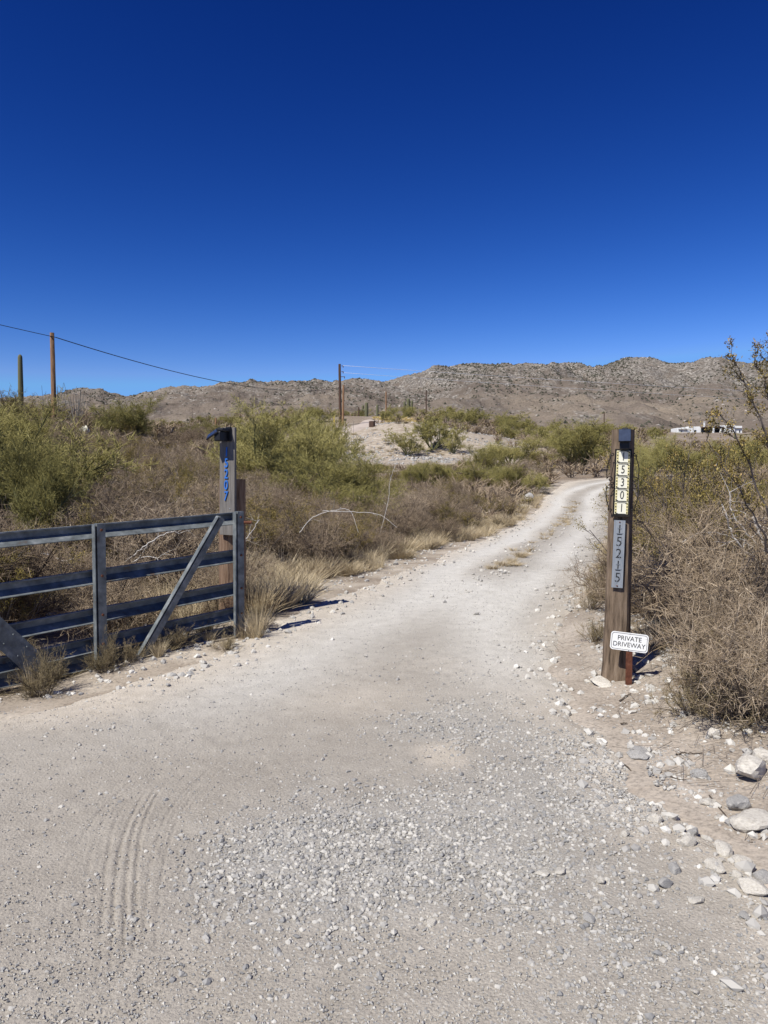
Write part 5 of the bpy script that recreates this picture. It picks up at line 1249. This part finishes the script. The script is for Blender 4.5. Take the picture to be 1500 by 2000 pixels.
# ------------------------------------------------------------------ scattered shrubs: the largest are individuals, the rest one mass
def jitter(y0, y1, step, grow=0.0):
    out = []; y = y0
    while y < y1:
        st = step + grow * (y - y0); xlim = 0.54 * y + 1.5
        x = -xlim + random.uniform(0, st)
        while x < xlim:
            out.append((x + random.uniform(-.45, .45) * st, y + random.uniform(-.45, .45) * st)); x += st
        y += st
    return out
cand = {k: [] for k in ('bare_shrub', 'dry_bush', 'creosote', 'straw_tuft', 'palo_verde')}
named = [(o.location.x, o.location.y) for o in bpy.data.objects if o.get('category') in ('tree',)]
def allowed(x, y, margin=0.35):
    sdv = float(road_sd(x, y)); left = x < 0.5 * (float(ROAD_L(y)) + float(ROAD_R(y)))
    if sdv < (margin + (0.45 if left and y < 19 else 0.0)): return False
    # keep the gate line, the posts and the strip before them clear
    s = (Vector((x, y)) - GO).dot(GD); n = (Vector((x, y)) - GO).dot(GN)
    if -0.3 < s < 5 and n > -0.45: return False
    if y < 5.2 or (x > 1.2 and x < 2.5 and y < 6.9): return False
    if random.random() < 1.15 * float(bare_mask(x, y)): return False
    p = Vector((x, y))
    if y > 95 and abs(x - (-0.06 * y + (y - 105) * 0.16)) < 3.0: return False   # the far dirt road
    return True
for x, y in jitter(6.5, 46, 0.78, 0.012):
    if not allowed(x, y): continue
    r = random.random(); left = x < float(ROAD_L(y)); nz = float(fbm(x * 0.16 + 40, y * 0.16, 2))
    sdv = float(road_sd(x, y)); small = 0.55 + 0.45 * float(sstep(0.3, 2.2, sdv))
    if left and r < 0.46 or (not left and r < 0.26): cand['bare_shrub'].append((x, y, random.uniform(1.0, 1.75) * small, random.uniform(0.75, 1.3) * small))
    elif r < (0.70 if left else 0.46): cand['dry_bush'].append((x, y, random.uniform(0.55, 1.0), random.uniform(0.35, 0.65) * small))
    elif r < (0.86 if left else 0.88): cand['creosote'].append((x, y, random.uniform(0.9, 1.6) * small, random.uniform(0.8, 1.35) * small))
    elif r < 0.92 and y > 22 and nz > 0.05 and sdv > 3 and x / y > -0.25: cand['palo_verde'].append((x, y, random.uniform(1.4, 2.6), random.uniform(1.0, 1.7)))
    elif r < 0.97: cand['straw_tuft'].append((x, y, random.uniform(0.4, 0.8), random.uniform(0.2, 0.4)))
for x, y in jitter(46, 118, 1.9, 0.012):
    if not allowed(x, y, 1.0): continue
    r = random.random(); nz = float(fbm(x * 0.06 + 20, y * 0.06, 2))
    if r < 0.42: cand['bare_shrub'].append((x, y, random.uniform(1.4, 2.6), random.uniform(0.9, 1.6)))
    elif r < 0.58: cand['dry_bush'].append((x, y, random.uniform(0.9, 1.6), random.uniform(0.5, 0.8)))
    elif r < 0.74: cand['creosote'].append((x, y, random.uniform(1.3, 2.2), random.uniform(1.0, 1.7)))
    elif r < 0.90 and nz > (0.05 if x / y > -0.2 else 0.5): cand['palo_verde'].append((x, y, random.uniform(1.8, 3.6), random.uniform(1.2, 2.1)))
for x, y in jitter(118, 420, 3.8, 0.018):
    if not allowed(x, y, 1.0): continue
    if abs(x - 126) < 18 and abs(y - 296) < 10: continue
    r = random.random(); nz = float(fbm(x * 0.03 + 20, y * 0.03, 2))
    if r < 0.42: cand['bare_shrub'].append((x, y, random.uniform(1.8, 3.6), random.uniform(1.0, 1.8)))
    elif r < 0.66: cand['creosote'].append((x, y, random.uniform(1.6, 2.8), random.uniform(1.0, 1.8)))
    elif r < 0.86 and nz > -0.05: cand['palo_verde'].append((x, y, random.uniform(2.2, 4.2), random.uniform(1.3, 2.3)))
# straw grass: along both driveway edges, in the middle strip and by the gate
for k in range(210):
    y = 8.6 * (46 / 8.6)**random.random(); x = float(ROAD_L(y)) - abs(random.gauss(0.55, 0.6)) - (0.5 if y < 19 else 0.05)
    if allowed(x, y, 0.05): cand['straw_tuft'].append((x, y, random.uniform(0.3, 0.7), random.uniform(0.14, 0.42)))
for k in range(46):
    y = random.uniform(13.5, 40); x = 0.5 * float(ROAD_L(y) + ROAD_R(y)) + random.gauss(0, 0.16); cand['straw_tuft'].append((x, y, random.uniform(0.18, 0.42), random.uniform(0.06, 0.16)))
for k in range(44):
    y = random.uniform(9.0, 12.6); x = -0.20 * y + random.gauss(0.35, 0.36)
    if float(road_sd(x, y)) > 0.2: cand['straw_tuft'].append((x, y, random.uniform(0.4, 0.7), random.uniform(0.26, 0.5)))
for k in range(40):
    y = 8.0 * (46 / 8.0)**random.random(); x = float(ROAD_R(y)) + abs(random.gauss(0.3, 0.3)) + 0.05
    cand['straw_tuft'].append((x, y, random.uniform(0.25, 0.5), random.uniform(0.15, 0.32)))
for k in range(10):
    s = random.uniform(-0.25, 2.6); p = GO + GD * s + GN * random.gauss(0.05, 0.16); cand['straw_tuft'].append((p.x, p.y, random.uniform(0.15, 0.3), random.uniform(0.12, 0.34)))
for k in range(12):
    s = random.uniform(-0.25, 2.8); p = GO + GD * s + GN * random.gauss(0.05, 0.16); cand['dry_bush'].append((p.x, p.y, random.uniform(0.22, 0.4), random.uniform(0.12, 0.28)))

BAND = ((14, 'front'), (22, 'second'), (32, 'middle'), (50, 'back'), (75, 'near'), (100, 'middle'), (9999, 'crest'))
ZONES = { 'gate': ('behind the steel gate', 'behind the gate'), 'left': ('in the thicket between number board and driveway', 'in the left thicket'),
          'hill': ('on the left hillside under the bare pole', 'on the left hillside'), 'right': ('in the thicket right of the driveway', 'in the right thicket'), 'far': ('on the far slope beyond the driveway bend', 'on the far slope') }
def zone(x, y):
    if y > 50: return 'far'
    if x > 0.5 * (float(ROAD_L(y)) + float(ROAD_R(y))): return 'right'
    if x / y < -0.19: return 'gate' if y < 15 else 'hill'
    return 'left'
KIND = { 'bare_shrub': ('leafless grey-brown twiggy shrub', 'shrub', 'bare_shrub', 'bare shrubs'), 'dry_bush': ('low rounded dry tan bush', 'bush', 'dry_bush', 'dry bushes'),
         'creosote': ('olive brown creosote bush', 'shrub', 'creosote_bush', 'creosote bushes'), 'straw_tuft': ('tuft of straw-coloured dry grass', 'grass', 'grass_tuft', 'straw tufts'),
         'palo_verde': ('yellow-green young palo verde', 'tree', 'young_palo_verde', 'young palo verdes') }
LIMIT = {'bare_shrub': 285, 'dry_bush': 280, 'creosote': 285, 'straw_tuft': 295, 'palo_verde': 262}
def join_plants(name, far, items, label, cat):
    Vs = []; Fs = []; Ts = []; MI = []; n = 0; mats = []
    pr = PROTO[far]; pk = rng.integers(0, len(pr), len(items)); A = np.array(items); zz = drive_z(A[:, 0], A[:, 1]); R = rng.random(len(A)) * 6.28
    for k, p in enumerate(pr):
        q = np.where(pk == k)[0]
        if not len(q): continue
        for g_, m in p['geos']:
            if m not in mats: mats.append(m)
            v, t = g_.arrays(); c, s = np.cos(R[q])[:, None], np.sin(R[q])[:, None]; sw = (A[q, 2] / p['w'])[:, None]; sh = (A[q, 3] / p['h'])[:, None]
            W = np.stack([(v[None, :, 0] * c - v[None, :, 1] * s) * sw + A[q, 0][:, None], (v[None, :, 0] * s + v[None, :, 1] * c) * sw + A[q, 1][:, None], v[None, :, 2] * sh + zz[q][:, None]], -1)
            Vs.append(W.reshape(-1, 3)); Ts.append(np.clip(t[None] * 0.8 + rng.uniform(0, 0.35, (len(q), 1)), 0, 1).ravel())
            for f in g_.F:
                Fs.append((f[None] + (np.arange(len(q)) * len(v))[:, None, None]).reshape(-1, f.shape[1]) + n); MI.append(np.full(len(Fs[-1]), mats.index(m)))
            n += len(q) * len(v)
    return tag(link(name, build_mesh(name, np.concatenate(Vs), Fs, np.concatenate(Ts), mats, MI)), label, cat, kind='stuff')
# very light versions for the mass of the farthest plants
def lite(kind):
    w, g_ = Geo(), Geo()
    if kind == 'palo_verde': s = stems(9, 5, 60, 1.0, 0.05, 0.1); s.emit(w, 1, 0.3); a = s.kids(4, 0.3, 0.4, 0.6, 0.15, 0.5); b_ = a.kids(7, 0.1, 0.5, 0.7, 0.2, 0.5); spikes_of(g_, b_, 0.055, 0.45); return [('stem', w, M['pv_wood']), ('crown', g_, M['pv_twig'])]
    if kind == 'creosote': s = stems(9, 5, 50, 1.0, 0.02, 0.1); s.emit(w, 1, 0.4); a = s.kids(5, 0.3, 0.4, 0.5, 0.15, 0.5); k = np.repeat(np.arange(len(a.P)), 2); g_.leaves(a.pos(rng.uniform(.3, 1, len(k)), k), 0.17, rng.random(len(k)), rng); return [('stem', w, M['creo_wood']), ('foliage', g_, M['creo_leaf'])]
    s = stems(8, 5, 62, 0.7, 0.018, 0.1); s.emit(w, 1, 0.4); a = s.kids(8, 0.2, 0.5, 0.6, 0.1, 0.5); spikes_of(g_, a, 0.024, 0.5); return [('stem', w, M['bare_wood']), ('twigs', g_, M['bare_twig'])]
for kind in ('palo_verde', 'creosote', 'bare_shrub'):
    for _ in range(3): add_proto(kind + '_lite', lite(kind))
def open_view(q):
    x, y, w, h = q; u = 750 + FPX * x / y
    if 655 < u < 905 and 24 < y < 92:
        hm = (CAM_H + (HORIZON - 906) / FPX * y) - tz(x, y)
        return (x, y, w, min(h, hm)) if hm > 0.25 else None
    if not (1292 < u < 1468 and 14 < y < 299): return q
    hmax = (CAM_H + (HORIZON - 859) / FPX * y) - tz(x, y)
    return (x, y, w, min(h, hmax)) if hmax > 0.3 else None
for kind, items in cand.items():
    items[:] = [q for q in map(open_view, items) if q]
    lab, cat, name, grp = KIND[kind]
    items.sort(key=lambda q: -(q[2] * q[3]) / q[1]**2)
    top, rest = items[:LIMIT[kind]], items[LIMIT[kind]:]
    for x, y, w, h in top:
        zl, zg = ZONES[zone(x, y)]; bd = [b for lim, b in BAND if y < lim][0]; zl = zl + ', ' + bd + ' row'; zg = zg + ', ' + bd + ' row'
        kk = kind if (y < 60 or kind == 'straw_tuft') else (kind + '_far')
        if kind == 'palo_verde': kk = 'palo_verde' if y < 60 else 'palo_verde_far'
        plant(kk, name, x, y, w, h, lab + ' ' + zl, cat, grp + ' ' + zg)
    if rest:
        if kind in ('palo_verde', 'creosote', 'bare_shrub'):
            mid_ = [q for q in rest]
            join_plants('distant_' + name + '_mass', kind + '_lite', mid_, 'many distant ' + lab.replace('young ', '') + ' plants covering the desert slopes', 'scrub')
        elif kind == 'straw_tuft': join_plants('straw_grass', 'straw_tuft_lite', rest, 'thin dry straw grass between the shrubs', 'grass')
        else: join_plants('distant_bush_mass', 'dry_bush_far', rest, 'many small distant tan bushes covering the desert slopes', 'scrub')
# the strip of bright yellow grass on the far slope
items = []
for k in range(300):
    p = on_ground(random.uniform(728, 835), random.uniform(120, 138)); items.append((p.x, p.y, random.uniform(0.5, 1.0), random.uniform(0.25, 0.5)))
join_plants('yellow_grass', 'yellow_tuft', items, 'strip of bright yellow dry grass on the far slope', 'grass')

# thin dead twigs lying about on the bank and under the shrubs
q = np.concatenate([sample_area(900, lambda x, y: sstep(1.3, 1.9, x) * (0.2 + 0.8 * sstep(-0.2, 0.3, fbm(x * 1.5, y * 1.5, 2))), 1.2, 4.0, 2.3, 8.0), sample_area(900, lambda x, y: (road_sd(x, y) > 0.1) * 1.0, lambda y: -0.55 * y, lambda y: 0.55 * y, 6.0, 16)])
a_ = rng.random(len(q)) * 6.28; l_ = rng.uniform(0.05, 0.26, len(q)); d_ = np.stack([np.cos(a_), np.sin(a_)], -1) * l_[:, None]; q2 = q + d_
tw_ = Geo(); tw_.prisms(np.column_stack([q, drive_z(q[:, 0], q[:, 1]) + 0.012 + 0.02 * rng.random(len(q))]), np.column_stack([q2, drive_z(q2[:, 0], q2[:, 1]) + 0.010 + 0.03 * rng.random(len(q))]), 0.0017, 0.0009, np.clip(rng.random(len(q)) + 0.35, 0, 1))
tag(link('twig_litter', tw_.mesh('twig_litter', [M['bare_wood']])), 'thin dead twigs littering the ground under the shrubs', 'twigs', kind='stuff')

# low scattered growth on the pale mound
for k in range(34):
    p = on_ground(random.uniform(660, 905), random.uniform(84, 112))
    if random.random() < 0.6: plant('straw_tuft', 'mound_tuft', p.x, p.y, random.uniform(0.5, 1.1), random.uniform(0.2, 0.4), 'small dry tuft growing on the pale stony mound', 'grass', 'tufts on the pale mound')
    else: plant('dry_bush', 'mound_bush', p.x, p.y, random.uniform(0.6, 1.3), random.uniform(0.25, 0.5), 'small dry bush growing on the pale stony mound', 'bush', 'bushes on the pale mound')
scatter_stones('mound_stones', 'rubble of pale and brown stones over the bare mound', peb, 2600, lambda x, y: bare_mask(x, y) * sstep(-0.3, 0.3, fbm(x * 0.3, y * 0.3, 3)), (-12, 20, 76, 118), 0.05, 0.24, 0.0, 0.9, 2.6, 0.3)
